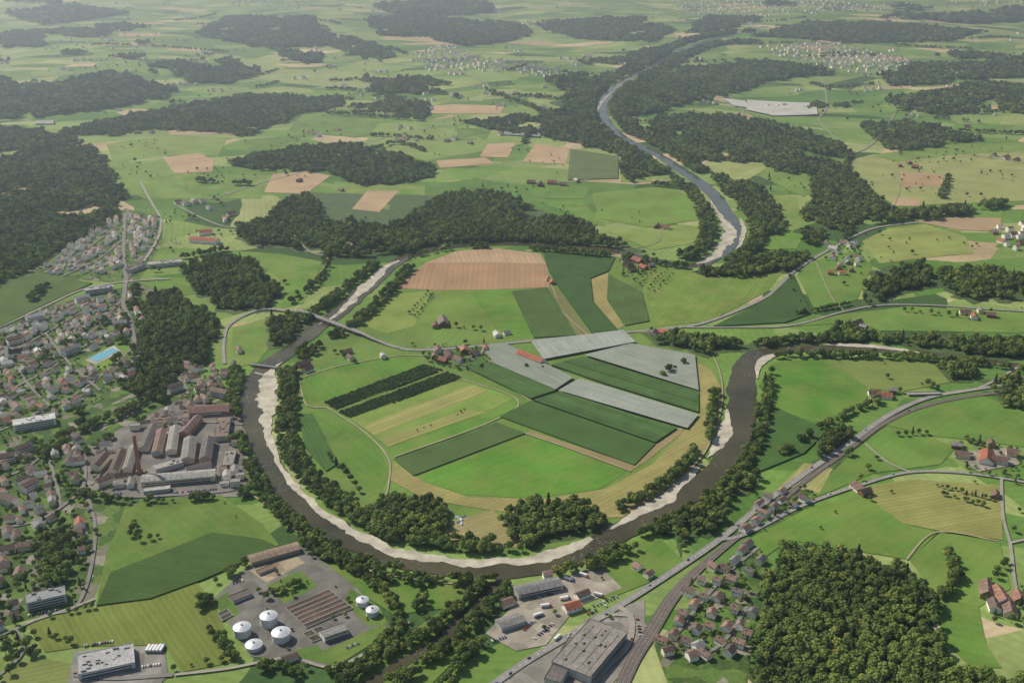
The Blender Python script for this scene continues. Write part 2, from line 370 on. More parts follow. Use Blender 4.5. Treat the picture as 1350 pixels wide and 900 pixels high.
for q in ([(215,208),(262,202),(282,212),(280,227),(230,229)],[(360,230),(405,226),(436,232),(404,256),(348,254)],[(484,252),(526,252),(500,280),(464,276)],[(643,190),(680,188),(670,208),(632,207)],[(706,190),(750,196),(747,217),(688,214)],[(575,212),(640,208),(652,216),(580,222)],[(535,142),(600,138),(665,140),(660,150),(560,150)],[(1180,262),(1215,262),(1212,272),(1175,272)]):
    F('plough',L(172,150,118),q,0.8)
for q,c in (([(140,190),(230,178),(300,182),(288,206),(210,205),(150,215)],g3),([(150,225),(215,215),(228,230),(350,232),(345,262),(190,262),(165,250)],L(112,142,70)),([(298,330),(370,335),(424,345),(420,358),(378,372),(330,345)],L(102,136,62)),
   ([(440,240),(560,245),(560,262),(500,285),(440,250)],g3),([(500,290),(545,268),(560,250),(530,250),(505,285)],g1),([(378,360),(420,358),(400,400),(350,412),(345,395)],g1),([(306,432),(350,420),(362,450),(340,478),(308,486)],L(104,134,62)),
   ([(500,160),(590,170),(700,180),(690,190),(560,212),(480,190)],L(124,150,82)),([(350,90),(440,92),(560,105),(540,118),(400,112),(330,104)],L(140,156,98)),([(820,205),(850,215),(860,240),(818,240)],g3),([(990,255),(1050,260),(1060,300),(1020,310)],g3),
   ([(240,232),(345,235),(300,262),(245,255)],L(96,132,58)),([(400,150),(520,160),(470,182),(380,172)],L(96,130,60)),([(700,262),(770,268),(800,300),(760,285)],g1),([(1010,300),(1060,310),(1050,328),(985,330)],g1),([(600,170),(650,168),(640,186),(590,186)],L(88,124,54)),([(320,185),(400,178),(390,190),(330,202)],L(88,122,54))):
    F('mown',c,q,0.45)
F('corn',L(82,102,56),[(-60,385),(0,368),(60,362),(122,374),(60,402),(0,432),(-60,450)],0.3,1)
F('meadow',L(92,120,54),[(168,666),(290,652),(345,690),(368,718),(272,762),(200,792),(126,800),(140,730)],0.5,1)
F('corn',L(66,90,44),[(146,756),(280,703),(345,712),(366,722),(270,764),(198,790),(128,799)],0.3,1)
F('dry',L(106,118,56),[(34,822),(60,810),(130,800),(256,762),(285,800),(312,872),(240,886),(215,850),(110,852),(60,860)],0.5,3)
F('meadow',L(92,124,54),[(400,735),(520,762),(650,768),(600,800),(520,810),(440,760)],0.45)
F('meadow',L(94,124,56),[(450,905),(520,850),(600,790),(660,775),(640,820),(600,870),(560,910)],0.4)
F('meadow',L(94,126,56),[(410,660),(440,690),(410,720),(370,690)],0.1)
F('dry',L(116,126,70),[(0,880),(60,868),(95,875),(90,910),(0,920)],0.4)
F('meadow',L(100,130,60),[(180,372),(230,372),(280,384),(230,392)],0.4)
def A(pts,c=L(140,136,126),off=0.45,mat='yard',nm='paved_yard',lab='grey paved yard between industrial buildings'):
    sheet(nm,pts,M[mat],off,c,label=lab,cat='yard')
A([(-80,480),(0,430),(60,402),(180,375),(215,370),(195,420),(190,480),(235,500),(320,515),(330,650),(165,665),(120,800),(60,810),(-120,860)],mat='town',nm='ground',lab='gardens and paths of a small town',off=0.12)
A([(40,362),(120,300),(165,275),(212,285),(215,320),(180,375),(60,365)],mat='town',nm='ground',lab='gardens between suburban houses',off=0.12)
A([(100,600),(150,570),(240,525),(318,540),(326,655),(170,655),(118,645)],L(122,118,110),0.4)
A([(280,790),(330,745),(400,720),(470,775),(520,830),(440,880),(330,865)],L(116,115,106),0.5)
for q in ([(352,772),(395,752),(420,772),(375,796)],[(282,792),(300,780),(316,808),(300,820)],[(445,850),(505,822),(518,832),(442,878),(400,868)],[(462,775),(500,800),(512,822),(486,826),(455,795)],[(385,858),(418,850),(430,862),(392,872)]):
    F('meadow',L(90,118,56),q,0.55)
A([(328,752),(392,734),(402,742),(352,768)],L(165,150,125),0.6)
A([(640,835),(700,775),(790,745),(820,775),(760,800),(720,850),(680,858)],L(162,154,138),0.5)
A([(640,910),(700,870),(780,812),(850,790),(850,850),(800,910)],L(138,134,124),0.45)
A([(88,905),(98,858),(215,850),(222,890),(200,915)],L(140,137,128),0.6)
A([(880,900),(862,850),(960,745),(1010,720),(1015,760),(995,820),(985,900)],mat='town',nm='ground',lab='gardens between village houses',off=0.3)
A([(960,705),(1000,655),(1070,640),(1075,662),(1010,700)],mat='town',nm='ground',lab='gardens beside a village road',off=0.3)
A([(1255,598),(1330,590),(1345,612),(1290,622)],L(150,145,130),0.7)
A([(560,458),(640,455),(650,480),(600,486),(570,478)],mat='town',nm='ground',lab='farmyard ground with gardens',off=0.7)
F('meadow',L(104,136,62),[(104,480),(150,448),(182,456),(146,492)],0.5)
A([(112,475),(150,456),(160,463),(127,481)],L(176,174,164),0.7,lab='pale paved surround of an open air pool')
sheet('swimming_pool',[(118,472),(148,459),(156,463),(128,477)],M['pool'],0.9,label='turquoise open air swimming pool with pale surround',cat='swimming pool',kind='structure')
# ------------------------------------------------------------------ river
riv=[(1010,35,36),(960,47,36),(915,60,36),(880,76,36),(840,97,36),(812,116,36),(795,136,34),(797,156,30),(822,182,30),(866,204,32),(906,230,36),(938,254,40),(955,280,44),(966,304,44),(958,328,36),(925,348,30)]
strip('river',riv,M['upwater'],1.05,label='calm blue grey river between woods and gravel banks',store=RIVPTS,jit=0.2,cat='river')
riv=[(958,328,34),(925,348,30),(880,347,26),(810,331,22),(740,325,20),(680,322,20),(600,325,22),(540,338,26),(512,354,32),(490,374,34),(455,405,34),(420,432,34),(385,460,34),(352,485,38),(334,512,38),(332,545,36),(346,592,34),(372,640,34),(412,682,34),(462,712,34),(522,736,36),(600,750,36),(680,750,36),(742,738,36),(800,712,36),(852,684,36),(902,657,36),(944,622,38),(966,585,42),(976,545,44),(978,510,44),(984,482,40),(1004,465,32),(1060,460,26),(1120,459,24),(1190,464,24),(1260,472,24),(1350,484,24),(1450,500,24)]
strip('river',riv,M['water'],1.0,label='shallow brown river winding around the fields',store=RIVPTS,jit=0.22)
strip('stream',[(668,757,10),(640,785,13),(605,820,15),(570,850,15),(520,880,15),(470,915,15)],M['water'],0.9,label='dark side stream under trees',store=RIVPTS,jit=0.25,cat='river')
gv='pale gravel bar along the river bend'
def GB(pts,jit,ws=0.88): strip('gravel_bank',pts,M['gravel'],1.3,label=gv,jit=jit,cat='gravel',ws=ws,step=6.0,store=RIVPTS)
GB([(372,478,3),(356,492,14),(354,512,34),(354,535,34),(350,560,18),(360,595,9),(382,635,10),(416,668,12),(458,698,16),(510,724,19),(570,738,18),(640,742,19),(700,739,21),(742,727,18),(780,710,6)],1.0)
GB([(800,700,3),(832,684,13),(872,660,21),(900,637,14),(925,612,4)],1.0)
GB([(932,604,3),(950,584,19),(958,560,14),(958,540,3)],1.0)
GB([(526,344,6),(510,352,20),(488,372,26),(465,396,18),(440,418,8),(420,428,3)],0.8,.82)
GB([(936,264,3),(950,286,14),(962,305,36),(952,325,32),(938,342,18),(918,348,6)],0.8,.82)
GB([(975,288,3),(980,300,14),(978,318,12),(970,330,3)],0.6,.82)
GB([(998,500,3),(1000,482,12),(1014,471,20),(1032,467,3)],0.4)
GB([(1085,455,3),(1110,455,14),(1150,457,18),(1190,462,14),(1215,466,3)],0.4)
GB([(806,122,3),(794,134,12),(788,146,3)],0.4,.8)
# ------------------------------------------------------------------ roads
def R(pts,w=6,mat='lane',lab='narrow paved country lane',off=1.55,nm='road'):
    strip(nm,pts,M[mat],off,w=w,label=lab,store=ROADPTS,cat='road')
R([(318,418),(345,409,0,1),(385,412,0,4),(400,414,0,5),(470,440,0,5),(490,448,0,3),(525,459,0,0),(560,462),(640,456),(700,450),(780,442),(830,438),(880,434),(935,424),(1010,392),(1040,364),(1062,348),(1100,326),(1150,302),(1210,294)],8,'road','two lane asphalt road crossing the valley')
R([(318,418),(300,432),(295,455),(296,480)],6,'road','asphalt road above the river')
R([(905,432),(960,432),(1040,430),(1110,412),(1160,403),(1230,403),(1300,408),(1400,414)],6,'road','asphalt road between meadows')
R([(1420,500),(1350,506),(1290,513),(1220,526),(1165,552),(1120,585),(1075,615),(1010,662),(948,712),(890,752),(815,800),(745,842),(690,875),(640,910)],9,'road','main asphalt road along the railway')
R([(950,712),(985,704),(1060,666),(1140,638),(1200,623),(1270,624),(1350,636),(1420,650)],6,'road','asphalt village road')
R([(1320,632),(1322,680),(1332,720),(1338,770),(1350,800)],4)
R([(1332,716),(1350,712),(1400,700)],4)
R([(1140,585),(1170,610),(1200,623)],3.5)
R([(1350,480),(1290,512),(1240,520)],5)
R([(815,800),(832,815),(828,850),(800,880),(770,915)],7)
R([(760,830),(800,812),(835,812)],6)
R([(885,845),(920,800),(960,755),(1000,722)],4.5,'street','narrow village street between houses')
R([(905,870),(950,850),(985,800)],4.5,'street','narrow village street between houses')
strip('railway',[(1420,508,8),(1300,520,8),(1225,534,8),(1170,556,8),(1120,592,8),(1065,632,8),(1000,686,8),(952,724,9),(915,756,12),(885,790,15),(860,830,16),(835,870,15),(815,915,14)],M['rail'],1.35,label='railway tracks on brown ballast',store=ROADPTS,cat='railway')
strip('railway',[(212,296,8),(206,318,8),(186,345,8),(168,368,8),(160,395,8),(120,440,8)],M['rail'],1.35,label='railway line through the suburb',store=ROADPTS,cat='railway')
R([(165,282),(163,330),(166,368),(163,400),(172,425),(178,455)],8,'street','asphalt road into town')
R([(185,240),(200,268),(212,290),(208,315),(190,345)],6)
R([(-40,450),(0,432),(60,404),(110,382),(165,372),(225,368)],6)
for q in ([(-40,490),(0,472),(60,440),(110,412),(160,400)],[(-40,530),(0,520),(60,490),(120,452),(172,430)],[(-20,575),(30,556),(100,520),(150,482),(178,455)],[(60,440),(92,480),(132,515)],[(10,470),(40,510),(70,540)],[(178,455),(190,480),(236,500),(248,520)],[(-30,640),(30,620),(70,590),(110,570),(170,548),(236,505)],[(60,360),(110,332),(152,300)],[(80,366),(130,342),(160,318)],[(-30,700),(40,690),(80,670),(110,640),(112,600)],[(110,640),(125,690),(120,750),(100,800),(60,812),(20,830),(-30,850)],[(20,830),(30,860),(0,890)],[(60,590),(75,640),(80,670)],[(150,655),(200,655),(300,648),(325,640)],[(120,640),(160,600),(240,560),(320,560)]):
    R(q,4.4,'street','narrow street in the small town')
R([(320,645),(350,665),(390,700),(440,737),(520,760),(600,770),(650,768)],3.2,'track','gravel path along the river bank')
R([(230,890),(300,882),(380,868),(440,880),(500,850),(540,820)],4)
R([(35,822),(100,800),(125,790)],4)
R([(98,890),(150,895),(228,890)],6,'street')
tr='pale farm track between fields'
for q in ([(430,537),(480,570),(512,605),(512,640),(508,655)],[(562,484),(600,498),(680,526),(655,553),(520,603)],[(600,482),(650,500),(700,529)],[(690,571),(760,595),(832,622)],[(395,500),(440,485),(520,470),(560,470)],[(395,505),(405,535),(432,537)],[(722,380),(740,410),(775,442)],[(835,438),(860,440),(920,455),(945,480),(952,530),(930,595),(880,645),(820,676)],[(1195,738),(1235,702),(1315,714)],[(1075,345),(1095,390),(1112,410)],[(1145,512),(1150,540)],[(985,235),(1000,248),(975,262)],[(870,300),(866,320),(820,330)],[(1150,205),(1185,235),(1180,270)],[(725,372),(735,395)]):
    R(q,2.5,'track',tr)
for q in ([(425,360),(430,340),(405,330),(360,290),(300,300),(230,270)],[(230,270),(280,262),(350,240),(420,220),(480,190),(560,170),(640,160)],[(150,180),(300,176),(420,160),(520,150),(600,135),(700,130)],[(440,75),(520,85),(590,92),(640,110),(640,130)],[(0,90),(120,100),(250,115),(330,100),(440,92)],[(640,95),(720,92),(790,70),(850,60)],[(1040,72),(1080,100),(1090,140),(1080,160),(1110,190)],[(930,95),(960,125),(980,150),(960,170)],[(1210,60),(1350,75)],[(1040,62),(1000,80),(930,100)],[(700,240),(760,240),(790,232)],[(1180,150),(1150,190),(1120,205)],[(60,40),(200,50),(330,38),(480,48)],[(1280,205),(1350,215)],[(640,40),(760,30),(860,20)]):
    R(q,5,'lane','narrow country lane in the hills')
# ------------------------------------------------------------------ placement bookkeeping
RP=np.array([(a,b,c,d,e) for a,b,c,d,e in ROADPTS]); VP=np.array([(a,b,c) for a,b,c,_,_ in RIVPTS])
def clear(pts,A_,margin):
    out=np.ones(len(pts),bool)
    for s in range(0,len(pts),4000):
        q=pts[s:s+4000]
        lo=q.min(0)-80; hi=q.max(0)+80
        a=A_[(A_[:,0]>lo[0])&(A_[:,0]<hi[0])&(A_[:,1]>lo[1])&(A_[:,1]<hi[1])]
        if len(a)==0: continue
        d=np.hypot(q[:,0:1]-a[None,:,0],q[:,1:2]-a[None,:,1])-a[None,:,2]
        out[s:s+4000]=d.min(1)>margin
    return out
def inpoly(pts,poly):
    x,y=pts[:,0],pts[:,1]; c=np.zeros(len(pts),bool); n=len(poly); j=n-1
    for i in range(n):
        xi,yi=poly[i]; xj,yj=poly[j]
        k=((yi>y)!=(yj>y))&(x<(xj-xi)*(y-yi)/((yj-yi)+1e-9)+xi); c^=k; j=i
    return c
BLD=[]
for q in ((125,474),(135,469),(148,463)): x,y=G(*q); BLD.append((x,y,30))
# ------------------------------------------------------------------ buildings
cache={}
def box(l,w,z0,z1,cx=0,cy=0):
    v=[(cx+sx*l/2,cy+sy*w/2,z) for z in (z0,z1) for sx,sy in ((-1,-1),(1,-1),(1,1),(-1,1))]
    f=[(0,1,5,4),(1,2,6,5),(2,3,7,6),(3,0,4,7),(4,5,6,7),(3,2,1,0)]
    return v,f
def join(parts):
    v=[];f=[]
    for a,b in parts:
        n=len(v); v+=list(a); f+=[tuple(i+n for i in q) for q in b]
    return v,f
def wall_mesh(l,w,h,hr,kind):
    k=('w',l,w,h,hr,kind)
    if k in cache: return cache[k]
    if kind=='flat': v,f=box(l,w,-2,h)
    else:
        v=[(-l/2,-w/2,-2),(l/2,-w/2,-2),(l/2,w/2,-2),(-l/2,w/2,-2),(-l/2,-w/2,h),(l/2,-w/2,h),(l/2,w/2,h),(-l/2,w/2,h),(-l/2,0,h+hr),(l/2,0,h+hr)]
        f=[(0,1,5,4),(2,3,7,6),(1,2,6,9,5),(3,0,4,8,7),(4,5,9,8),(6,7,8,9)]
    cache[k]=mesh('wall',v,f,[M['wall']]); return cache[k]
def roof_mesh(l,w,h,hr,kind):
    k=('r',l,w,h,hr,kind)
    if k in cache: return cache[k]
    if kind=='flat':
        parts=[box(l+0.4,w+0.4,h+0.01,h+0.35)]
        for s in (-1,1):
            parts.append(box(l+0.4,0.35,h+0.351,h+0.9,0,s*(w/2+0.02))); parts.append(box(0.35,w-0.35,h+0.351,h+0.9,s*(l/2+0.02),0))
        if l*w>2000:
            for i in range(int(w/10)):
                yy=-w/2+7+i*10
                parts.append(box(l*.8,1.2,h+0.351,h+0.75,0,yy))
            r=random.Random(3)
            for i in range(12): parts.append(box(r.uniform(2,5),r.uniform(1.2,2.2),h+0.76,h+1.8+i*.01,r.uniform(-.38,.38)*l,r.uniform(-.4,.4)*w))
        elif l*w>500:
            r=random.Random(int(l*w))
            for i in range(int(min(22,l*w/110))):
                parts.append(box(r.uniform(1.5,6),r.uniform(1.2,2.5),h+0.351,h+r.uniform(1.0,2.4),r.uniform(-.42,.42)*l,r.uniform(-.4,.4)*w))
    else:
        oh=0.7; t=0.3; a=l/2+oh; bw=w/2+oh; zl=h-hr*oh/(w/2)
        parts=[]
        for s in (-1,1):
            v=[(-a,0,h+hr+0.02),(a,0,h+hr+0.02),(a,s*bw,zl+0.02),(-a,s*bw,zl+0.02),(-a,0,h+hr+t),(a,0,h+hr+t),(a,s*bw,zl+t),(-a,s*bw,zl+t)]
            f=[(0,1,2,3),(4,7,6,5),(2,6,7,3),(1,5,6,2),(0,3,7,4)]
            if s>0: f=[q[::-1] for q in f]
            parts.append((v,f))
            if l*w>260:
                for i in range(int(l/7)):
                    xx=-l/2+3.5+i*7; y0,y1=s*bw*.3,s*bw*.75; z0=h+hr-(h+hr-zl)*.3+t+.05; z1=h+hr-(h+hr-zl)*.75+t+.05
                    vv_=[(xx-.8,y0,z0),(xx+.8,y0,z0),(xx+.8,y1,z1),(xx-.8,y1,z1),(xx-.8,y0,z0+.3),(xx+.8,y0,z0+.3),(xx+.8,y1,z1+.3),(xx-.8,y1,z1+.3)]
                    parts.append((vv_,[(4,5,6,7),(0,1,5,4),(1,2,6,5),(2,3,7,6),(3,0,4,7)]))
    v,f=join(parts); cache[k]=mesh('roof',v,f,[M['roof']]); return cache[k]
win_me=mesh('window',*box(1.3,0.12,0,1.4),[M['glass']]); 
def chim_mesh():
    v,f=join([box(0.9,0.9,0,1.9),box(1.15,1.15,1.9,2.1)]); return mesh('chimney',v,f,[M['brick']])
ch_me=chim_mesh()
ribc={}
def building(name,label,cat,x,y,ang,l,w,h,hr,kind,wc,rc,win=0,group=None,chim=True):
    z=float(H(x,y)); e=bpy.data.objects.new(name,None); e.location=(x,y,z); e.rotation_euler=(0,0,ang); e.empty_display_size=1; link(e); tag(e,label,cat,None,group)
    l,w,h,hr=[round(q*2)/2 for q in (l,w,h,hr)]
    o=link(bpy.data.objects.new('wall',wall_mesh(l,w,h,hr,kind)),e); o.color=(*wc,1)
    r=link(bpy.data.objects.new('roof',roof_mesh(l,w,h,hr,kind)),e); k=random.uniform(.82,1.25); r.color=(rc[0]*k,rc[1]*k,rc[2]*k,1)
    if kind!='flat' and chim:
        c=link(bpy.data.objects.new('chimney',ch_me),r); c.location=(l*0.22,w*0.12,h+hr*0.7)
    if win==1:
        for s in (-1,1):
            for xx in (-l*0.28,l*0.05,l*0.32):
                q=link(bpy.data.objects.new('window',win_me),e); q.location=(xx,s*(w/2+0.02),h-2.3)
    if win==2:
        key=round(l)
        if key not in ribc: ribc[key]=mesh('window',*box(l*0.9,0.12,0,1.5),[M['glass']])
        zz=1.2
        while zz<h-1.6:
            for s in (-1,1):
                q=link(bpy.data.objects.new('window',ribc[key]),e); q.location=(0,s*(w/2+0.02),zz)
            zz+=3.3
    BLD.append((x,y,max(l,w)*0.55)); return e
def BX(p1,p2,w,h,kind='gable',hr=None,wc=L(200,195,182),rc=L(120,95,80),name='building',label='industrial hall',cat='building',win=0,chim=False):
    a=G(*p1); b=G(*p2); l=math.hypot(b[0]-a[0],b[1]-a[1]); ang=math.atan2(b[1]-a[1],b[0]-a[0])
    if len(label.split())<4: label+=' beside paved yards'
    return building(name,label,cat,(a[0]+b[0])/2,(a[1]+b[1])/2,ang,l,w,h,hr if hr is not None else w*0.22,kind,wc,rc,win,None,chim)
white=L(236,233,224); cream=L(224,214,192); red=L(150,100,80); orange=L(172,106,80); brown=L(120,99,87); dbr=L(100,87,79); grey=L(142,140,136); lgrey=L(180,180,178); wood=L(120,95,72); pal1=L(134,110,97); pal2=L(114,99,89)
BX((752,892),(802,834),46,10,'flat',0,lgrey,L(138,132,124),label='large factory with flat grey brown roof',win=2)
BX((728,905),(760,850),18,8,'flat',0,lgrey,L(112,106,100),label='low dark roofed factory wing')
BX((680,785),(738,772),18,7,'gable',2.5,lgrey,L(118,117,116),label='long warehouse with grey roof',win=2)
BX((657,828),(688,818),17,6,'gable',2,lgrey,L(140,138,132),label='grey roofed workshop')
BX((660,800),(676,794),12,5,'gable',3,cream,brown,label='small brown roofed workshop')
BX((744,806),(764,800),13,6,'gable',4,white,orange,label='white building with orange tiled roof',win=1)
BX((760,790),(775,784),10,6,'gable',3,white,brown,label='white house beside gravel yard',win=1)
BX((330,742),(394,724),17,6,'gable',1.5,L(150,140,125),L(128,112,94),label='long open sided shed with brown roof')
BX((425,843),(456,832),14,7,'flat',0,white,grey,label='white treatment plant control building',win=2)
BX((340,757),(362,748),9,3,'flat',0,lgrey,L(120,104,86),label='low brown topped shed')
BX((305,793),(330,783),12,4,'flat',0,lgrey,L(110,100,92),label='low technical building')
BX((372,873),(392,866),10,5,'gable',2,white,dbr,label='small gatehouse beside the lane')
BX((36,800),(88,788),19,11,'flat',0,L(186,190,190),L(138,140,140),label='three storey grey office building',win=2)
BX((104,884),(178,868),34,8,'flat',0,L(200,202,204),L(150,150,148),label='broad white commercial building with flat roof',win=2)
BX((18,566),(74,556),22,11,'flat',0,white,L(196,196,192),label='long white factory with flat roof',win=2)
BX((250,546),(303,542),24,8,'gable',4,cream,L(122,94,82),label='brown roofed factory hall',win=2)
BX((188,638),(284,630),20,9,'gable',3,L(205,196,172),L(150,148,142),label='long pale factory hall',win=2)
BX((248,612),(252,584),18,9,'gable',4,L(190,172,152),L(120,116,112),label='grey roofed factory hall')
BX((271,612),(276,585),16,10,'gable',4,L(180,150,125),L(98,95,93),label='dark roofed factory block')
BX((226,600),(232,568),14,8,'gable',3,cream,L(146,142,136),label='pale roofed factory hall')
BX((207,602),(214,572),13,8,'gable',3,lgrey,L(116,94,84),label='red brown factory hall')
BX((190,596),(203,566),13,8,'gable',3,cream,L(112,107,103),label='grey factory hall')
BX((242,578),(262,556),14,9,'gable',4,L(170,124,104),L(118,100,92),label='brick factory hall')
BX((292,582),(296,556),20,8,'flat',0,lgrey,L(124,108,98),label='brown flat roofed factory')
BX((204,622),(240,612),16,7,'flat',0,lgrey,L(168,164,156),label='pale flat roofed factory')
BX((246,624),(278,616),12,7,'gable',3,lgrey,L(122,114,110),label='grey roofed factory hall')
BX((150,628),(162,600),13,9,'gable',4,cream,L(106,90,82),label='brown roofed works building')
BX((168,624),(178,594),12,8,'gable',3,cream,L(124,120,114),label='grey roofed works building')
BX((126,622),(142,604),13,9,'gable',4,cream,L(108,92,84),label='brown roofed works building')
BX((300,618),(305,598),16,6,'flat',0,lgrey,L(136,130,122),label='flat roofed shed')
BX((190,650),(225,646),10,5,'flat',0,lgrey,L(158,158,150),label='low pale shed')
BX((128,642),(150,634),13,9,'gable',4,cream,L(124,98,86),label='brown roofed town house')
BX((112,388),(150,383),18,10,'flat',0,L(190,190,190),L(150,150,150),label='long grey block',win=2)
BX((195,352),(240,348),22,8,'flat',0,white,L(170,168,162),label='white flat roofed hall',win=2)
BX((170,360),(190,352),18,8,'flat',0,lgrey,L(120,116,112),label='grey flat roofed hall')
BX((252,318),(288,321),20,8,'gable',4,white,L(172,98,74),label='large hall with orange roof')
BX((262,310),(280,308),16,8,'gable',4,white,L(158,90,70),label='hall with red roof')
BX((684,468),(716,480),15,6,'gable',5,white,L(164,98,74),name='farm_building',label='long farmhouse with bright red tiled roof',cat='farmhouse',win=1)
for p1,p2,w_,rc_ in (((100,400),(118,396),12,lgrey),((84,470),(104,462),13,grey),((10,455),(30,450),13,brown),((35,425),(60,420),14,lgrey),((150,432),(168,430),13,grey),((0,610),(20,606),14,dbr),((30,650),(48,640),14,pal1),((2,660),(22,668),13,dbr),((22,600),(42,592),13,pal2),((222,518),(240,512),14,dbr),((280,520),(300,524),14,brown)):
    BX(p1,p2,w_,10,'gable',4,white,rc_,label='large town building with pale walls',win=2)
ia=G(190,650); ib=G(284,640); IA=math.atan2(ib[1]-ia[1],ib[0]-ia[0])
def fill(poly,sp,seed):
    g=[G(*p) for p in poly]; a=np.array(g); lo=a.min(0); hi=a.max(0); r=np.random.default_rng(seed)
    nx_=int((hi[0]-lo[0])/sp)+1; ny_=int((hi[1]-lo[1])/sp)+1
    X,Y=np.meshgrid(np.arange(nx_),np.arange(ny_)); p=np.stack([lo[0]+(X.ravel()+0.5*(Y.ravel()%2))*sp,lo[1]+Y.ravel()*sp],1)+r.uniform(-.3,.3,(nx_*ny_,2))*sp
    return p[inpoly(p,g)]
def notbld(p,m):
    if not BLD: return np.ones(len(p),bool)
    return clear(p,np.array(BLD),m)
x,y=G(184,624); BLD.append((x,y,8))
for q in fill([(112,612),(165,572),(240,532),(312,545),(318,642),(180,645),(115,640)],9,5):
    if not (notbld(q[None,:],5.5)[0] and clear(q[None,:],RP,6)[0]): continue
    l=random.uniform(10,19); w=random.uniform(8,11)
    building('building','works building with muted roof among factory halls','building',q[0],q[1],IA+random.choice((0,math.pi/2)),l,w,random.uniform(5,9),random.uniform(2,4),random.choice(('gable','gable','flat')),random.choice((cream,white,white)),random.choice((brown,dbr,grey,L(150,146,140),L(128,110,100))),0,'works buildings',False)
farm=[(728,374,14,10,orange),(722,370,10,8,orange),(577,464,20,13,brown),(592,470,26,14,dbr),(604,477,18,12,brown),(612,464,20,13,L(150,108,88)),(584,478,16,11,red),(625,468,14,10,brown),(640,462,12,9,orange),(573,472,14,10,L(130,112,98)),
(584,427,34,18,L(140,128,120)),(574,431,16,12,brown),(655,443,18,11,lgrey),(668,441,12,9,grey),(828,351,22,14,brown),(840,346,26,15,red),(848,354,20,13,orange),(834,358,16,11,dbr),(822,345,14,10,brown),(858,352,14,10,grey),
(862,441,16,12,brown),(875,440,18,12,orange),(868,447,14,10,red),(400,482,22,14,brown),(406,490,16,12,dbr),(458,466,16,11,brown),(462,474,14,10,dbr),(505,472,12,9,lgrey),
(1152,521,18,12,brown),(1166,524,22,14,red),(1176,518,12,9,grey),(1132,646,24,14,brown),(1140,652,16,12,dbr),(1300,606,34,20,L(158,100,78)),(1318,610,20,13,brown),(1268,602,20,13,brown),(1260,590,14,10,grey),(1334,600,16,12,brown),(1306,588,14,10,brown),
(1300,782,26,16,brown),(1318,790,28,16,L(138,104,88)),(1330,806,24,15,brown),(1310,802,18,13,dbr),(1342,790,18,13,L(132,100,86)),(1312,655,14,10,brown),(1272,414,20,13,brown),(1284,420,18,12,red),(1292,412,14,10,grey),(1306,418,16,11,brown),
(1118,348,16,11,grey),(1105,355,14,10,brown),(1110,362,14,10,orange),(1122,358,12,10,brown),(1095,362,12,10,red),(1125,340,14,10,brown),(1130,428,20,12,brown),(1138,434,14,10,grey),(1112,322,18,12,brown),(1098,330,20,12,lgrey),
(1325,210,34,18,L(170,108,88)),(1310,206,22,14,brown),(1340,212,20,14,red),(1198,216,26,14,brown),(1206,222,20,13,red),(1186,220,16,12,brown),(1335,312,20,14,brown),(1320,320,18,13,red),(1345,322,18,13,brown),(1310,308,16,12,lgrey),
(700,242,22,14,brown),(712,245,26,15,dbr),(728,243,26,15,red),(742,245,18,12,brown),(760,240,18,12,lgrey),(866,300,22,14,brown),(878,302,18,12,red),(525,187,22,14,brown),(535,184,18,12,red),(600,184,20,13,brown),(590,187,20,13,lgrey),
(660,178,24,15,brown),(410,177,24,15,brown),(445,172,20,14,red),(420,180,20,13,lgrey),(200,176,24,15,brown),(182,176,20,14,brown),(245,270,24,14,brown),(256,267,20,13,grey),(235,268,18,13,brown),(305,284,22,14,brown),(298,290,18,13,red),
(375,300,14,11,brown),(450,252,14,11,brown),(462,326,20,13,brown),(470,330,16,12,brown),(395,240,16,12,brown),(745,95,24,15,brown),(620,190,18,12,brown),(825,155,18,12,red),(838,158,18,12,brown),(1245,240,16,12,brown),(155,75,30,18,brown),(60,164,60,22,white),(1275,168,20,14,brown)]
def roadang(x,y):
    d=np.hypot(RP[:,0]-x,RP[:,1]-y); i=int(d.argmin()); return math.atan2(RP[i,4],RP[i,3])
for (u,v_,l,w,c) in farm:
    x,y=G(u,v_); a=roadang(x,y)+random.choice((0,math.pi/2))+random.uniform(-.15,.15)
    rc_='red' if c[0]>c[1]*2.2 else ('grey' if c[0]<c[1]*1.25 else 'brown')
    building('farmhouse','farm building with %s roof beside fields'%rc_,'farmhouse',x,y,a,l,w,random.choice((5,6,6.5)),w*0.36,'gable',random.choice((white,cream,wood,L(150,125,100))),c,1 if v_>430 else 0,'farm buildings')
vil=[(1003,742,1),(988,756,1),(972,785,1),(968,806,0),(958,830,0),(938,812,0),(920,855,0),(905,848,0),(912,868,0),(928,790,0),(945,770,0),(955,752,0),(968,742,0),(940,750,0),(978,728,0),(915,800,0),(895,822,0),(888,840,0),(935,830,0),(950,848,0),(962,862,0),(982,700,0),(996,690,0),(1006,680,0),(1020,672,0),(1030,662,0),(1046,668,0),(1058,660,0),(1030,650,0),(1012,658,0),(985,720,0),(992,812,1),(975,828,0),(925,768,0),(908,784,0),(946,790,0),(930,866,0),(880,862,0),(840,750,0),(855,760,0),(722,762,0),(900,812,0),(918,834,0),(985,840,0),(974,852,0),(965,768,0),(1000,668,0),(872,846,0)]
rpal=[brown,dbr,pal1,pal2,L(122,108,100),L(140,112,98),grey]
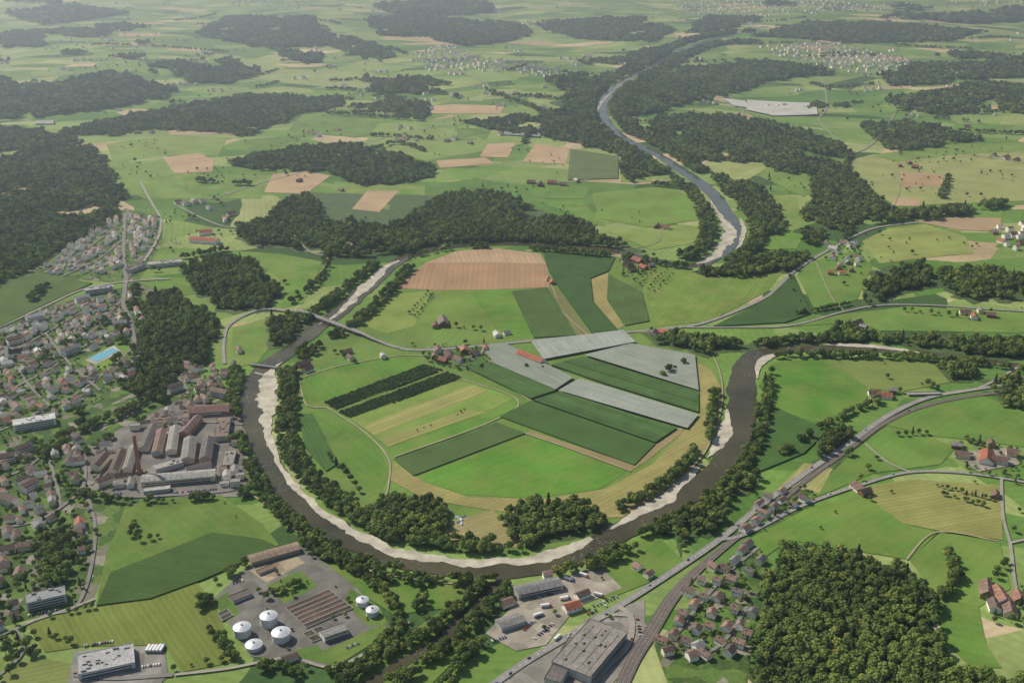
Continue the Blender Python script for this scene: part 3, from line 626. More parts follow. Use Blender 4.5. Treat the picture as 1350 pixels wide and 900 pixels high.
def house(x,y,a=None,big=1.0,win=0,rc=None,grp='village houses'):
    if a is None: a=roadang(x,y)+random.choice((0,math.pi/2))+random.gauss(0,.08)
    l=random.choice((9,10,11,12,13,15))*big; w=random.choice((8,9,10,10.5))*big; c=rc or random.choice(rpal)
    rn='reddish' if c[0]>c[1]*2.0 else ('grey' if c[0]<c[1]*1.3 else 'brown')
    building('house','detached house with %s gabled roof and pale walls'%rn,'house',x,y,a,l,w,random.choice((5.5,6.5,7.5)),w*0.30,'gable',random.choice((white,cream,white,white)),c,win,grp)
for u,v_,k in vil:
    x,y=G(u,v_); house(x,y,big=0.98,win=1,rc=L(114,110,107) if k else None)
HS=[]
towns=[([(-60,480),(0,440),(60,408),(180,385),(190,420),(176,500),(110,530),(60,556),(0,585),(-60,600)],21,(red,brown,dbr,grey,pal1,pal2,lgrey,grey)),
([(50,358),(120,305),(165,280),(206,292),(200,325),(150,362),(80,364)],22,(L(154,144,137),brown,grey,dbr,lgrey)),
([(-60,610),(40,600),(105,575),(125,600),(105,650),(60,700),(0,720),(-60,740)],19,(brown,dbr,pal1,pal2,grey)),
([(240,480),(300,490),(310,535),(240,530)],18,(brown,dbr,pal1)),
([(95,690),(130,690),(130,770),(100,775)],19,(brown,red,pal1)),
([(-40,720),(30,700),(40,740),(20,830),(-40,850)],23,(brown,dbr)),
([(300,445),(340,480),(330,490),(296,480)],30,(brown,dbr)),
([(548,68),(600,60),(640,78),(745,92),(720,102),(600,92),(560,95)],50,(brown,L(165,132,115),lgrey)),
([(1018,60),(1100,58),(1200,80),(1205,98),(1150,102),(1060,84),(1020,74)],43,(brown,L(165,132,115),lgrey)),
([(880,3),(1000,0),(1170,4),(1160,16),(1000,22),(900,18)],75,(L(165,132,115),lgrey,white)),
([(1220,-8),(1350,-6),(1350,12),(1240,10)],90,(white,lgrey)),
([(290,-5),(420,-5),(400,10),(300,8)],90,(white,lgrey)),
([(1085,322),(1125,315),(1135,355),(1095,368)],30,(brown,red,lgrey)),
([(1315,300),(1350,295),(1370,330),(1325,335)],28,(brown,red,lgrey)),
([(220,262),(290,262),(310,300),(260,305)],60,(brown,red)),
([(60,40),(160,30),(200,60),(100,75)],150,(brown,red,lgrey)),([(380,50),(520,60),(500,90),(400,80)],160,(brown,red,lgrey)),([(850,60),(960,40),(950,80),(870,90)],170,(brown,red,lgrey)),
([(0,60),(1350,60),(1350,150),(0,150)],320,(brown,red,lgrey)),([(0,0),(1350,0),(1350,55),(0,55)],400,(brown,red,lgrey)),([(430,120),(900,120),(880,150),(480,200)],200,(brown,red))]
for i,(pl,sp,pal) in enumerate(towns):
    p=fill(pl,sp,100+i); p=p[clear(p,RP,6.5)&clear(p,VP,25)&notbld(p,6)]
    keep=rng.random(len(p))<0.92; p=p[keep]
    for q in p:
        HS.append((q[1]**2+q[0]**2,q[0],q[1],pal,i)); BLD.append((q[0],q[1],7.0))
        if i>=18:
            for kk in range(random.choice((1,2,3))): HS.append((q[1]**2+q[0]**2,q[0]+random.uniform(-45,45),q[1]+random.uniform(-35,35),pal,i))
HS.sort(key=lambda t:t[0]); NEAR=235
for k,(d,x,y,pal,i) in enumerate(HS[:NEAR]): house(x,y,rc=random.choice(pal),win=1 if k<40 else 0,grp='town houses',big=random.choice((.9,1.0,1.05,1.2)))
vv=[];ff=[];mi=[]
for d,x,y,pal,i in HS[NEAR:]:
    a=random.uniform(0,3.14) if y>5000 else roadang(x,y)+random.gauss(0,.1); s=random.choice((1.0,1.1,1.2)) if y<4500 else 1.25; l,w,h=random.uniform(10,15)*s,random.uniform(8,10)*s,7*s; hr=2.8*s
    z=float(H(x,y)); ca,sa=math.cos(a),math.sin(a)
    loc=[(-l/2,-w/2,-2),(l/2,-w/2,-2),(l/2,w/2,-2),(-l/2,w/2,-2),(-l/2,-w/2,h),(l/2,-w/2,h),(l/2,w/2,h),(-l/2,w/2,h),(-l/2,0,h+hr),(l/2,0,h+hr)]
    n=len(vv); vv+=[(x+p[0]*ca-p[1]*sa,y+p[0]*sa+p[1]*ca,z+p[2]) for p in loc]
    fs=[(0,1,5,4),(2,3,7,6),(1,2,6,9,5),(3,0,4,8,7),(4,5,9,8),(6,7,8,9)]; ff+=[tuple(n+j for j in q) for q in fs]
    m=random.choice((1,2,3)); mi+=[0,0,0,0,m,m]
hm=[simple('distant_plaster',L(240,236,226),na=0.05),simple('distant_roof_brown',L(128,104,90),na=0.1),simple('distant_roof_red',L(152,116,98),na=0.1),simple('distant_roof_grey',L(158,156,150),na=0.1)]
o=link(bpy.data.objects.new('distant_houses',mesh('distant_houses',vv,ff,hm,mi))); tag(o,'scattered pale villages of gabled houses in the hills','village houses','stuff')
# ------------------------------------------------------------------ special structures
def lathe(name,prof,mat,seg=28,smooth=True):
    v=[];f=[]
    for r,z in prof:
        for i in range(seg):
            a=2*math.pi*i/seg; v.append((r*math.cos(a),r*math.sin(a),z))
    for j in range(len(prof)-1):
        for i in range(seg): f.append((j*seg+i,j*seg+(i+1)%seg,(j+1)*seg+(i+1)%seg,(j+1)*seg+i))
    return mesh(name,v,f,[mat],smooth=smooth)
def tank(u,v_,r,h,lab):
    x,y=G(u,v_); e=bpy.data.objects.new('storage_tank',None); e.location=(x,y,0.5); link(e); tag(e,lab,'tank',None,'treatment plant tanks')
    link(bpy.data.objects.new('wall',lathe('wall',[(r,-1),(r,h)],M['whitewall'])),e)
    dome=[(r+0.02,h-0.3),(r+0.4,h-0.29),(r+0.4,h+0.2),(r-0.1,h+0.2)]+[((r-0.1)*(1-t/8)+0.02,h+0.21+r*0.24*math.sin(t*math.pi/2/8)) for t in range(0,9)]
    d=link(bpy.data.objects.new('dome',lathe('dome',dome,M['steel'],smooth=False)),e)
    c=link(bpy.data.objects.new('vent',lathe('vent',[(1.1,0),(1.1,1.2),(0.05,1.6)],M['concrete'],10)),d); c.location=(0,0,h+r*0.24)
    BLD.append((x,y,r+2))
for q in ((320,836,9.5,10),(355,822,9.5,11),(371,842,10,9),(335,854,9,5),(478,797,7,7),(491,810,7,7)): tank(*q,'round concrete tank with silver domed roof')
def lerp(a,b,t): return (a[0]+(b[0]-a[0])*t,a[1]+(b[1]-a[1])*t)
def basins(c,n,m,cols):
    g=[G(*p) for p in c]
    for i in range(n):
        for j in range(m):
            def at(s,t): return lerp(lerp(g[0],g[1],s),lerp(g[3],g[2],s),t)
            s0,s1=(i+.03)/n,(i+.97)/n; t0,t1=(j+.05)/m,(j+.95)/m
            q=[at(s0,t0),at(s1,t0),at(s1,t1),at(s0,t1)]; cx=sum(p[0] for p in q)/4; cy=sum(p[1] for p in q)/4
            e=bpy.data.objects.new('treatment_basin',None); e.location=(cx,cy,0.6); link(e); tag(e,'rectangular concrete basin with murky brown water','basin',None,'treatment plant basins')
            out=[(p[0]-cx,p[1]-cy) for p in q]
            ux=Vector((out[1][0]-out[0][0],out[1][1]-out[0][1])).normalized()*0.5; uy=Vector((out[3][0]-out[0][0],out[3][1]-out[0][1])).normalized()*0.5
            sg=((1,1),(-1,1),(-1,-1),(1,-1)); inn=[(p[0]+ux.x*a+uy.x*b,p[1]+ux.y*a+uy.y*b) for p,(a,b) in zip(out,sg)]
            v=[(*p,0) for p in out]+[(*p,1.5) for p in out]+[(*p,1.5) for p in inn]+[(*p,0.5) for p in inn]; f=[]
            for k in range(4):
                k2=(k+1)%4; f+=[(k,k2,4+k2,4+k),(4+k,4+k2,8+k2,8+k),(8+k,8+k2,12+k2,12+k)]
            link(bpy.data.objects.new('wall',mesh('wall',v,f,[M['concrete']])),e)
            w=link(bpy.data.objects.new('water',mesh('water',[(*p,0.9) for p in inn],[(0,1,2,3)],[M['yard']])),e); w.color=(*random.choice(cols),1)
    cx=sum(p[0] for p in g)/4;cy=sum(p[1] for p in g)/4; BLD.append((cx,cy,26))
basins([(374,803),(436,777),(468,802),(402,830)],1,6,[L(96,80,66),L(74,66,56),L(66,72,58),L(104,82,66)])
basins([(398,836),(424,826),(440,837),(412,848)],2,2,[L(80,74,58),L(74,80,62)])
basins([(286,810),(300,803),(308,812),(293,820)],1,2,[L(80,74,58),L(74,80,62)])
x,y=G(184,624); e=bpy.data.objects.new('factory_chimney',None); e.location=(x,y,0); link(e); tag(e,'tall slim brick factory chimney among works buildings','chimney')
link(bpy.data.objects.new('shaft',lathe('shaft',[(3.4,0),(2.2,58),(2.7,58.2),(2.7,60),(1.8,60),(1.8,56)],M['brick'],16)),e)
link(bpy.data.objects.new('base',mesh('base',*box(8,8,-1,6),[M['brick']])),e)
x,y=G(22,470); e=building('church','white church nave with brown roof','church',x,y,0.4,22,11,9,6,'gable',white,dbr)
tw=link(bpy.data.objects.new('tower',mesh('tower',*box(6,6,-1,24,-14.2,0),[M['wall']])),e); tw.color=(*white,1)
v=[(-17.5,-3.3,24.01),(-10.9,-3.3,24.01),(-10.9,3.3,24.01),(-17.5,3.3,24.01),(-14.2,0,36)]
sp_=link(bpy.data.objects.new('spire',mesh('spire',v,[(0,1,4),(1,2,4),(2,3,4),(3,0,4),(3,2,1,0)],[M['roof']])),e); sp_.color=(*dbr,1)
def bridge(p1,p2,w,z,lab,npier):
    a=G(*p1);b=G(*p2); l=math.hypot(b[0]-a[0],b[1]-a[1]); ang=math.atan2(b[1]-a[1],b[0]-a[0])
    e=bpy.data.objects.new('bridge',None); e.location=((a[0]+b[0])/2,(a[1]+b[1])/2,0); e.rotation_euler=(0,0,ang); link(e); tag(e,lab,'bridge')
    link(bpy.data.objects.new('deck',mesh('deck',*box(l,w,z-1.3,z),[M['concrete']])),e)
    for s in (-1,1): link(bpy.data.objects.new('railing',mesh('railing',*box(l,0.3,z+0.003,z+1.1,0,s*(w/2-0.2)),[M['concrete']])),e)
    for i in range(npier):
        o=link(bpy.data.objects.new('pier',mesh('pier',*box(2,w*0.7,-3,z-1.31),[M['concrete']])),e); o.location=(-l/2+l*(i+.5)/npier,0,0)
bridge((396,413),(474,442),10.5,6.45,'long pale concrete road bridge over the river',5)
bridge((330,482),(376,488),6,3.5,'narrow pale stone bridge over the river',4)
bridge((1196,521),(1240,520),9,3.0,'short pale concrete road bridge',2)
strip('weir',[(336,492,5),(352,496,5),(368,498,5)],M['concrete'],1.6,label='low concrete weir across the river',cat='weir')
def netf(pts,c,de=0): 
    return sheet('hail_net',pts,M['net'],4.0,c,0.0,de,label='pale hail netting stretched over orchard rows',cat='hail net',kind=None)
netf([(700,452),(822,437),(838,453),(716,476)],L(180,183,176),1)
netf([(770,470),(832,455),(916,470),(921,517)],L(162,166,155),3)
netf([(736,517),(764,501),(921,549),(906,567)],L(170,174,165),1)
netf([(634,458),(668,456),(756,500),(732,516),(652,482)],L(152,158,146),1)
netf([(952,131),(982,134),(990,144),(968,141)],L(225,225,220),0)
netf([(985,133),(1076,137),(1078,152),(1020,154),(984,146)],L(225,225,220),0)
netf([(665,169),(716,170),(712,182),(664,179)],L(150,160,165),0)
tm=([(-3,-4,0),(3,-4,0),(3,4,0),(-3,4,0),(0,-4,2.8),(0,4,2.8)],[(0,1,4),(2,3,5),(1,2,5,4),(3,0,4,5)])
tme=mesh('tent',tm[0],tm[1],[M['paint']])
for u,v_ in ((603,682),(608,685),(604,689),(611,681),(609,691)):
    x,y=G(u,v_); o=link(bpy.data.objects.new('tent',tme)); o.location=(x,y,0.8); o.rotation_euler=(0,0,random.uniform(0,3)); o.scale=(.7,.7,.7); o.color=(0.5,0.56,0.66,1); tag(o,'white camping tent on dry grass by trees','tent',None,'camping tents')
# ------------------------------------------------------------------ vehicles
def car_mesh():
    v=[];f=[];mi=[]
    prof=[(-2.1,0.35),(-2.15,0.8),(-1.9,0.95),(1.0,0.95),(2.1,0.8),(2.15,0.35)]
    def ext(prof,hw0,hw1,m):
        n=len(v); k=len(prof); zmin=min(p[1] for p in prof); zmax=max(p[1] for p in prof)
        for s in (-1,1):
            for p in prof:
                t=(p[1]-zmin)/(zmax-zmin); v.append((p[0],s*(hw0+(hw1-hw0)*t),p[1]))
        f.append(tuple(n+i for i in range(k))); mi.append(m); f.append(tuple(n+k+i for i in reversed(range(k)))); mi.append(m)
        for i in range(k):
            j=(i+1)%k; f.append((n+j,n+i,n+k+i,n+k+j)); mi.append(m)
    ext(prof,0.88,0.84,0); ext([(-1.8,0.955),(-1.4,1.36),(0.3,1.36),(0.95,0.955)],0.8,0.66,1); ext([(-1.4,1.362),(-1.3,1.44),(0.2,1.44),(0.3,1.362)],0.65,0.6,0)
    for cx in (-1.35,1.35):
        for s in (-1,1):
            n=len(v)
            for yy in (s*0.7,s*0.92):
                for i in range(10): a=2*math.pi*i/10; v.append((cx+0.33*math.cos(a),yy,0.33+0.33*math.sin(a)))
            for i in range(10): f.append((n+i,n+(i+1)%10,n+10+(i+1)%10,n+10+i)); mi.append(2)
            f.append(tuple(n+10+i for i in range(10))); mi.append(2)
    return mesh('car',v,f,[M['paint'],M['glass'],M['tyre']],mi)
cme=car_mesh(); cc=[((0.7,0.7,0.7),'white'),((0.03,0.03,0.035),'black'),((0.35,0.36,0.38),'silver'),((0.3,0.03,0.02),'red'),((0.04,0.08,0.25),'blue'),((0.12,0.12,0.13),'grey')]
def car(x,y,a,z=0.85):
    c,n=random.choice(cc); o=link(bpy.data.objects.new('parked_car',cme)); o.location=(x,y,z); o.rotation_euler=(0,0,a); o.color=(*c,1); tag(o,'%s car parked on a paved yard'%n,'car',None,'parked cars')
def park(p1,p2,n):
    a=G(*p1);b=G(*p2); ang=math.atan2(b[1]-a[1],b[0]-a[0])+math.pi/2
    for i in range(n):
        if random.random()<0.15: continue
        t=(i+.5)/n; car(a[0]+(b[0]-a[0])*t,a[1]+(b[1]-a[1])*t,ang+random.gauss(0,.03))
for q in (((110,852),(150,846),12),((186,880),(212,876),7),((700,790),(730,783),9),((700,846),(730,822),10),((130,655),(165,650),9),((300,636),(322,634),7),((228,650),(286,645),16),((800,862),(815,842),7),((640,848),(668,840),8),((770,812),(800,798),9),((456,855),(474,848),5),((306,770),(322,765),4),((36,812),(80,804),10),((840,815),(845,840),6),((690,832),(712,812),9),((715,772),(750,760),8),((780,800),(815,786),8)): park(*q)
rr=RP[(RP[:,2]>2.9)&(RP[:,2]<5.2)]
vis=[p for p in rr if p[1]<1900]
for k in range(34):
    p=random.choice(vis); c,n=random.choice(cc); s=random.choice((-1,1))
    o=link(bpy.data.objects.new('car',cme)); o.location=(p[0]-s*p[4]*1.6,p[1]+s*p[3]*1.6,1.6); o.rotation_euler=(0,0,math.atan2(p[4],p[3])+(0 if s<0 else math.pi)); o.color=(*c,1); tag(o,'%s car driving on the asphalt road'%n,'car',None,'cars on the roads')
tp={'cargo_box':mesh('cargo_box',*box(10,2.5,1.1,3.9,-1.4,0),[M['paint']]),'cab':mesh('cab',*join([box(2.1,2.4,0.6,2.2,5.0,0),([(4.05,-1.15,2.2),(5.9,-1.15,2.2),(5.9,1.15,2.2),(4.05,1.15,2.2),(4.1,-1.05,3.2),(5.5,-1.05,3.2),(5.5,1.05,3.2),(4.1,1.05,3.2)],[(0,1,5,4),(1,2,6,5),(2,3,7,6),(3,0,4,7),(4,5,6,7)])]),[M['paint']]),'chassis':mesh('chassis',*box(11.5,1.2,0.6,1.05,-0.3,0),[M['tyre']])}
wv=[];wf=[]
for s in (-1,1):
    for i in range(12): a=2*math.pi*i/12; wv.append((0.5*math.cos(a),s*0.18,0.5*math.sin(a)))
for i in range(12): wf.append((i,(i+1)%12,12+(i+1)%12,12+i))
wf+= [tuple(range(12)),tuple(range(23,11,-1))]
wme=mesh('wheel',wv,wf,[M['tyre']])
def truck(u,v_,ang,c=(0.75,0.76,0.76)):
    x,y=G(u,v_); e=bpy.data.objects.new('truck',None); e.location=(x,y,0.85); e.rotation_euler=(0,0,ang); link(e); tag(e,'white box truck parked on a yard','truck',None,'parked trucks')
    for k in tp:
        o=link(bpy.data.objects.new(k,tp[k]),e); o.color=(*(c if k!='cab' else random.choice(((0.7,0.7,0.7),(0.5,0.1,0.05),(0.1,0.2,0.5)))),1)
    for cx in (-5,-3.7,4.9):
        for s in (-1,1):
            o=link(bpy.data.objects.new('wheel',wme),e); o.location=(cx,s*1.05,0.5)
for i in range(5): truck(196+i*4.6,856,1.45+random.uniform(-.05,.05))
for u,v_,a in ((790,786,-.4),(770,760,-.6),(745,790,.3),(720,800,.2),(710,812,.5),(790,840,.9),(296,640,0.05),(750,765,-.6),(735,842,.9)): truck(u,v_,a)
# ------------------------------------------------------------------ trees
def crown(name,R_,hh,zc,nc,nl,ls,mat,seed,conifer=False):
    r=np.random.default_rng(seed); V=[];Fc=[]
    C=[]
    if conifer:
        for k in range(nc):
            t=(k+.5)/nc; a=k*2.4; rad=R_*(1-t)*0.55; C.append((rad*math.cos(a),rad*math.sin(a),zc+hh*(2*t-1),R_*(1-t)*0.7+0.5))
    else:
        for k in range(nc):
            t=(k+.5)/nc; ph=k*2.39996; cz=1-1.55*t; rr=math.sqrt(max(0,1-cz*cz)); q=r.uniform(.48,.78)
            C.append((R_*rr*q*math.cos(ph),R_*rr*q*math.sin(ph),zc+hh*cz*q,R_*r.uniform(.30,.5)))
    per=nl//len(C)
    for cx,cy,cz,cr in C:
        d=r.normal(size=(per,3)); d/=np.linalg.norm(d,axis=1)[:,None]; d[:,2]=np.where(d[:,2]<-0.35,-d[:,2],d[:,2])
        rad=cr*r.uniform(.75,1.08,(per,1)); p=np.array([cx,cy,cz])+d*rad*np.array([1,1,0.85])
        n=d+r.normal(size=(per,3))*0.34; n/=np.linalg.norm(n,axis=1)[:,None]
        t1=np.cross(n,r.normal(size=(per,3))); t1/=np.linalg.norm(t1,axis=1)[:,None]; t2=np.cross(n,t1)
        s=ls*r.uniform(.6,1.25,(per,1))
        for i in range(per):
            b=len(V); a1=t1[i]*s[i]; a2=t2[i]*s[i]
            V+= [p[i]-a1-a2*.6,p[i]+a1-a2*.7,p[i]+a1*.7+a2,p[i]-a1*.8+a2*.8]; Fc.append((b,b+1,b+2,b+3))
    bm=bmesh.new(); bmesh.ops.create_icosphere(bm,subdivisions=2,radius=1)
    b=len(V)
    for v in bm.verts:
        k=1+0.3*mnoise.noise(v.co*2.1+Vector((seed,0,0)))
        if conifer:
            t=(v.co.z+1)/2; w=R_*0.72*(1-t)*1.2; V.append((v.co.x*w*k,v.co.y*w*k,zc+hh*v.co.z*.9))
        else: V.append((v.co.x*R_*.72*k,v.co.y*R_*.72*k,zc+v.co.z*hh*.7*k))
    for f in bm.faces: Fc.append(tuple(b+v.index for v in f.verts))
    bm.free(); return mesh(name,V,Fc,[mat])
def trunk_mesh(h,r0):
    V=[];Fc=[]
    def limb(a,b,ra,rb):
        a=Vector(a);b=Vector(b);d=(b-a).normalized(); t=d.orthogonal().normalized(); u=d.cross(t); n=len(V)
        for c,rd in ((a,ra),(b,rb)):
            for i in range(7): an=2*math.pi*i/7; V.append(c+t*rd*math.cos(an)+u*rd*math.sin(an))
        for i in range(7): Fc.append((n+i,n+(i+1)%7,n+7+(i+1)%7,n+7+i))
    limb((0,0,-.5),(0.1,0,h),r0,r0*.55)
    for k in range(5): an=k*1.26; limb((0.05,0,h*.75),(math.cos(an)*h*.45,math.sin(an)*h*.45,h*1.35),r0*.4,r0*.12)
    return mesh('trunk',V,Fc,[M['bark']])
TR=[(crown('crown',4.6,4.6,7.6,13,620,0.55,M['leaf'],s),trunk_mesh(5,0.4)) for s in (1,2,3,4)]
TC=[(crown('crown',3.2,7.0,8.8,14,560,0.5,M['needle'],s,True),trunk_mesh(4,0.35)) for s in (5,6)]
def proto(name,me): return bpy.data.objects.new(name,me)
P_dec=[proto('crown_source',t[0]) for t in TR]; P_con=[proto('crown_source',t[0]) for t in TC]
P_far=[proto('crown_source',crown('crown',5.0,4.0,4.8,9,190,0.85,M['leaf'],s)) for s in (11,12,15)]+[proto('crown_source',crown('crown',4.0,4.8,5.6,8,160,0.8,M['needle'],s)) for s in (13,)]
P_shr=[proto('crown_source',crown('crown',4.4,4.2,4,7,180,0.75,M['shrub'],s)) for s in (21,22)]
def group(name,protos):
    ng=bpy.data.node_groups.new(name,'GeometryNodeTree')
    ng.interface.new_socket('Geometry',in_out='INPUT',socket_type='NodeSocketGeometry'); ng.interface.new_socket('Geometry',in_out='OUTPUT',socket_type='NodeSocketGeometry')
    gi=ng.nodes.new('NodeGroupInput'); go=ng.nodes.new('NodeGroupOutput'); jn=ng.nodes.new('GeometryNodeJoinGeometry')
    for p in protos:
        oi=ng.nodes.new('GeometryNodeObjectInfo'); oi.inputs['Object'].default_value=p; oi.inputs['As Instance'].default_value=True
        ng.links.new(oi.outputs['Geometry'],jn.inputs[0])
    ip=ng.nodes.new('GeometryNodeInstanceOnPoints'); ip.inputs['Pick Instance'].default_value=True
    ng.links.new(gi.outputs[0],ip.inputs['Points']); ng.links.new(jn.outputs[0],ip.inputs['Instance'])
    for nm,typ,sock in (('sc','FLOAT_VECTOR','Scale'),('rot','FLOAT_VECTOR','Rotation'),('idx','INT','Instance Index')):
        a=ng.nodes.new('GeometryNodeInputNamedAttribute'); a.data_type=typ; a.inputs['Name'].default_value=nm; ng.links.new(a.outputs['Attribute'],ip.inputs[sock])
    ng.links.new(ip.outputs[0],go.inputs[0]); return ng
NG={'mixed':(group('mixed_wood',P_con+P_dec),6,[.24,.24,.22,.22,.04,.04]),'dec':(group('broadleaf_wood',P_dec),4,[.25]*4),'far':(group('far_wood',P_far),4,[.25,.25,.25,.25]),'shrub':(group('shrub_rows',P_shr),2,[.5,.5])}
NT=0
def stuff(name,p,sc,kind,label,cat):
    global NT
    if len(p)==0: return
    NT+=len(p); z=H(p[:,0],p[:,1]); me=bpy.data.meshes.new(name); me.vertices.add(len(p)); me.vertices.foreach_set('co',np.column_stack([p,z]).ravel())
    ng,n,pr=NG[kind]
    s=sc*rng.uniform(.62,1.28,len(p)); s3=np.column_stack([s,s,s*rng.uniform(.8,1.12,len(p))])
    a=me.attributes.new('sc','FLOAT_VECTOR','POINT'); a.data.foreach_set('vector',s3.ravel())
    a=me.attributes.new('rot','FLOAT_VECTOR','POINT'); a.data.foreach_set('vector',np.column_stack([np.zeros(len(p)),np.zeros(len(p)),rng.uniform(0,6.28,len(p))]).ravel())
    a=me.attributes.new('idx','INT','POINT'); a.data.foreach_set('value',rng.choice(n,len(p),p=pr).astype(np.int32))
    o=link(bpy.data.objects.new(name,me)); md=o.modifiers.new('scatter','NODES'); md.node_group=ng; tag(o,label,cat,'stuff'); return o
def spacing(y): return 7.4 if y<1700 else (8.0 if y<2600 else (9.5 if y<4200 else (13 if y<7000 else 22)))
def wood(pts,sp=None,label='dense dark green mixed woodland',kind=None,bldm=5,floor=True,gaps=0.42):
    g=[G(*p) for p in pts]
    gg=[]
    for i in range(len(g)):
        a=g[i];b=g[(i+1)%len(g)]; d=math.hypot(b[0]-a[0],b[1]-a[1]); k=max(1,int(d/16))
        for j in range(k):
            q=lerp(a,b,j/k); s=min(52,0.010*q[1]+5); n1=.4*mnoise.noise((q[0]*.012,q[1]*.012,3))+1.2*mnoise.noise((q[0]*.034,q[1]*.034,5)); n2=.4*mnoise.noise((q[0]*.012,q[1]*.012,8))+1.2*mnoise.noise((q[0]*.034,q[1]*.034,2)); gg.append((q[0]+s*n1,q[1]+s*1.3*n2))
    cy=sum(p[1] for p in g)/len(g); s=sp or spacing(cy)
    a=np.array(gg); lo=a.min(0); hi=a.max(0); r=rng
    nx_=int((hi[0]-lo[0])/s)+1; ny_=int((hi[1]-lo[1])/s)+1
    X,Y=np.meshgrid(np.arange(nx_),np.arange(ny_)); p=np.stack([lo[0]+(X.ravel()+0.5*(Y.ravel()%2))*s,lo[1]+Y.ravel()*s],1)+r.uniform(-.38,.38,(nx_*ny_,2))*s
    hh=13 if cy<4000 else 11
    p=p[inpoly(p,gg)&inpoly(p*(1+hh/CH),gg)]
    if len(p)==0: return
    gn=np.array([mnoise.noise((q[0]*.009,q[1]*.006,11.5))+.35*mnoise.noise((q[0]*.03,q[1]*.03,4)) for q in p]); p=p[gn<gaps]
    if len(p)==0: return
    if cy<6000: p=p[clear(p,VP,3 if cy<2300 else 5)&clear(p,RP,3)]
    if len(p)and cy<3200: p=p[notbld(p,bldm)]
    if len(p)==0: return
    k=kind or ('mixed' if cy<2700 else 'far')
    stuff('woodland',p,s/6.6,k,label,'wood')
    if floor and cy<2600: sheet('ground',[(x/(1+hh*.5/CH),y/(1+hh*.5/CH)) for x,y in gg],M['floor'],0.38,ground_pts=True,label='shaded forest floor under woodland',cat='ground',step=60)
woods=[
[(-120,160),(0,165),(60,170),(130,195),(162,250),(156,290),(100,320),(60,345),(0,375),(-80,400)],
[(-60,125),(60,110),(150,93),(228,116),(215,130),(110,150),(0,158),(-60,160)],
[(220,90),(300,75),(350,95),(300,110),(240,108)],[(225,140),(330,122),(455,125),(460,138),(400,150),(325,180),(270,175),(200,170),(150,180),(60,178),(120,160)],
[(288,212),(330,203),(400,190),(470,186),(520,200),(576,218),(572,236),(510,244),(470,245),(430,226),(330,224)],
[(300,304),(350,284),(380,260),(405,252),(440,278),(480,294),(520,294),(550,278),(572,256),(620,250),(668,252),(710,274),(770,290),(800,308),(850,328),(800,332),(700,320),(600,320),(530,332),(500,324),(470,334),(440,334),(330,322)],
[(592,157),(660,150),(745,150),(790,160),(830,186),(868,222),(828,242),(812,205),(770,192),(720,182),(640,172)],[(850,153),(960,150),(1040,165),(1105,185),(1130,210),(1060,200),(1050,232),(1000,215),(930,212),(905,207),(862,184)],
[(1040,200),(1110,212),(1140,240),(1165,265),(1190,272),(1120,300),(1062,328),(1048,300),(1072,250)],[(944,230),(1000,242),(1020,262),(1045,305),(1030,312),(996,308),(985,285),(965,265)],
[(905,356),(960,348),(1020,332),(1068,330),(1080,338),(1050,352),(990,362),(940,366)],[(1190,275),(1260,268),(1330,262),(1340,270),(1260,284),(1195,290),(1130,298)],
[(838,108),(900,90),(1000,78),(1090,88),(1100,98),(1010,108),(960,124),(860,150),(812,155),(812,132)],[(1165,128),(1230,120),(1290,108),(1380,112),(1380,150),(1250,152),(1180,145)],[(1130,160),(1200,155),(1305,182),(1260,190),(1180,200),(1145,180)],
[(990,48),(1060,28),(1180,30),(1300,42),(1250,54),(1080,54)],[(720,105),(760,98),(828,98),(800,118),(784,140),(745,150),(740,120)],[(700,145),(760,140),(788,158),(806,178),(750,170)],
[(1135,388),(1158,348),(1222,344),(1228,372),(1170,392),(1145,402)],[(1236,352),(1300,350),(1400,366),(1400,394),(1262,392),(1230,372)],
[(232,352),(262,340),(300,332),(352,352),(374,384),(340,412),(300,408),(262,384)],[(172,396),(205,380),(250,390),(290,418),(286,440),(258,480),(226,512),(186,520),(168,506),(174,460)],
[(1003,800),(1008,758),(1030,718),(1100,716),(1196,744),(1228,784),(1236,830),(1262,868),(1300,888),(1400,890),(1400,940),(990,940)],
[(480,672),(500,652),(560,648),(602,668),(585,700),(540,708),(490,702)],[(655,684),(700,652),(780,660),(806,686),(760,704),(700,722),(660,708)],
[(1068,604),(1088,558),(1128,560),(1134,592),(1090,615)],[(845,438),(880,430),(960,446),(1000,448),(1060,440),(1120,424),(1160,442),(1130,450),(1000,458),(930,462),(870,452)],
[(1165,438),(1350,444),(1400,450),(1400,475),(1300,470),(1200,456)],[(1200,470),(1290,480),(1290,500),(1252,498)],[(1292,498),(1340,492),(1400,500),(1400,545),(1330,538)],
[(0,42),(60,38),(60,62),(0,64)],[(480,25),(560,20),(690,30),(700,45),(620,62),(560,50),(500,48)],[(255,45),(300,22),(420,22),(420,40),(480,52),(540,70),(500,80),(430,62),(330,62)],
[(350,60),(420,70),(430,85),(380,80)],[(470,100),(560,112),(580,122),(500,125)],[(485,8),(560,0),(660,6),(640,18),(520,20)],[(1300,75),(1350,78),(1400,95),(1320,98)],[(1160,96),(1260,94),(1250,112),(1170,115)],
[(820,66),(880,60),(900,75),(840,88)],[(700,32),(800,22),(900,38),(860,55),(760,52)],[(1150,18),(1350,8),(1400,20),(1250,30)],[(0,18),(100,8),(180,20),(60,34)],[(930,22),(1010,22),(960,40),(900,46)],
[(350,418),(380,408),(408,428),(380,452),(355,455)],
[(60,696),(96,688),(92,740),(88,785),(50,770),(40,720)],
[(1004,478),(1018,486),(1015,530),(1000,560),(987,600),(976,612),(988,560),(1004,520)],
[(882,732),(907,690),(978,632),(1000,614),(1004,632),(957,676),(907,718),(870,748)],
]
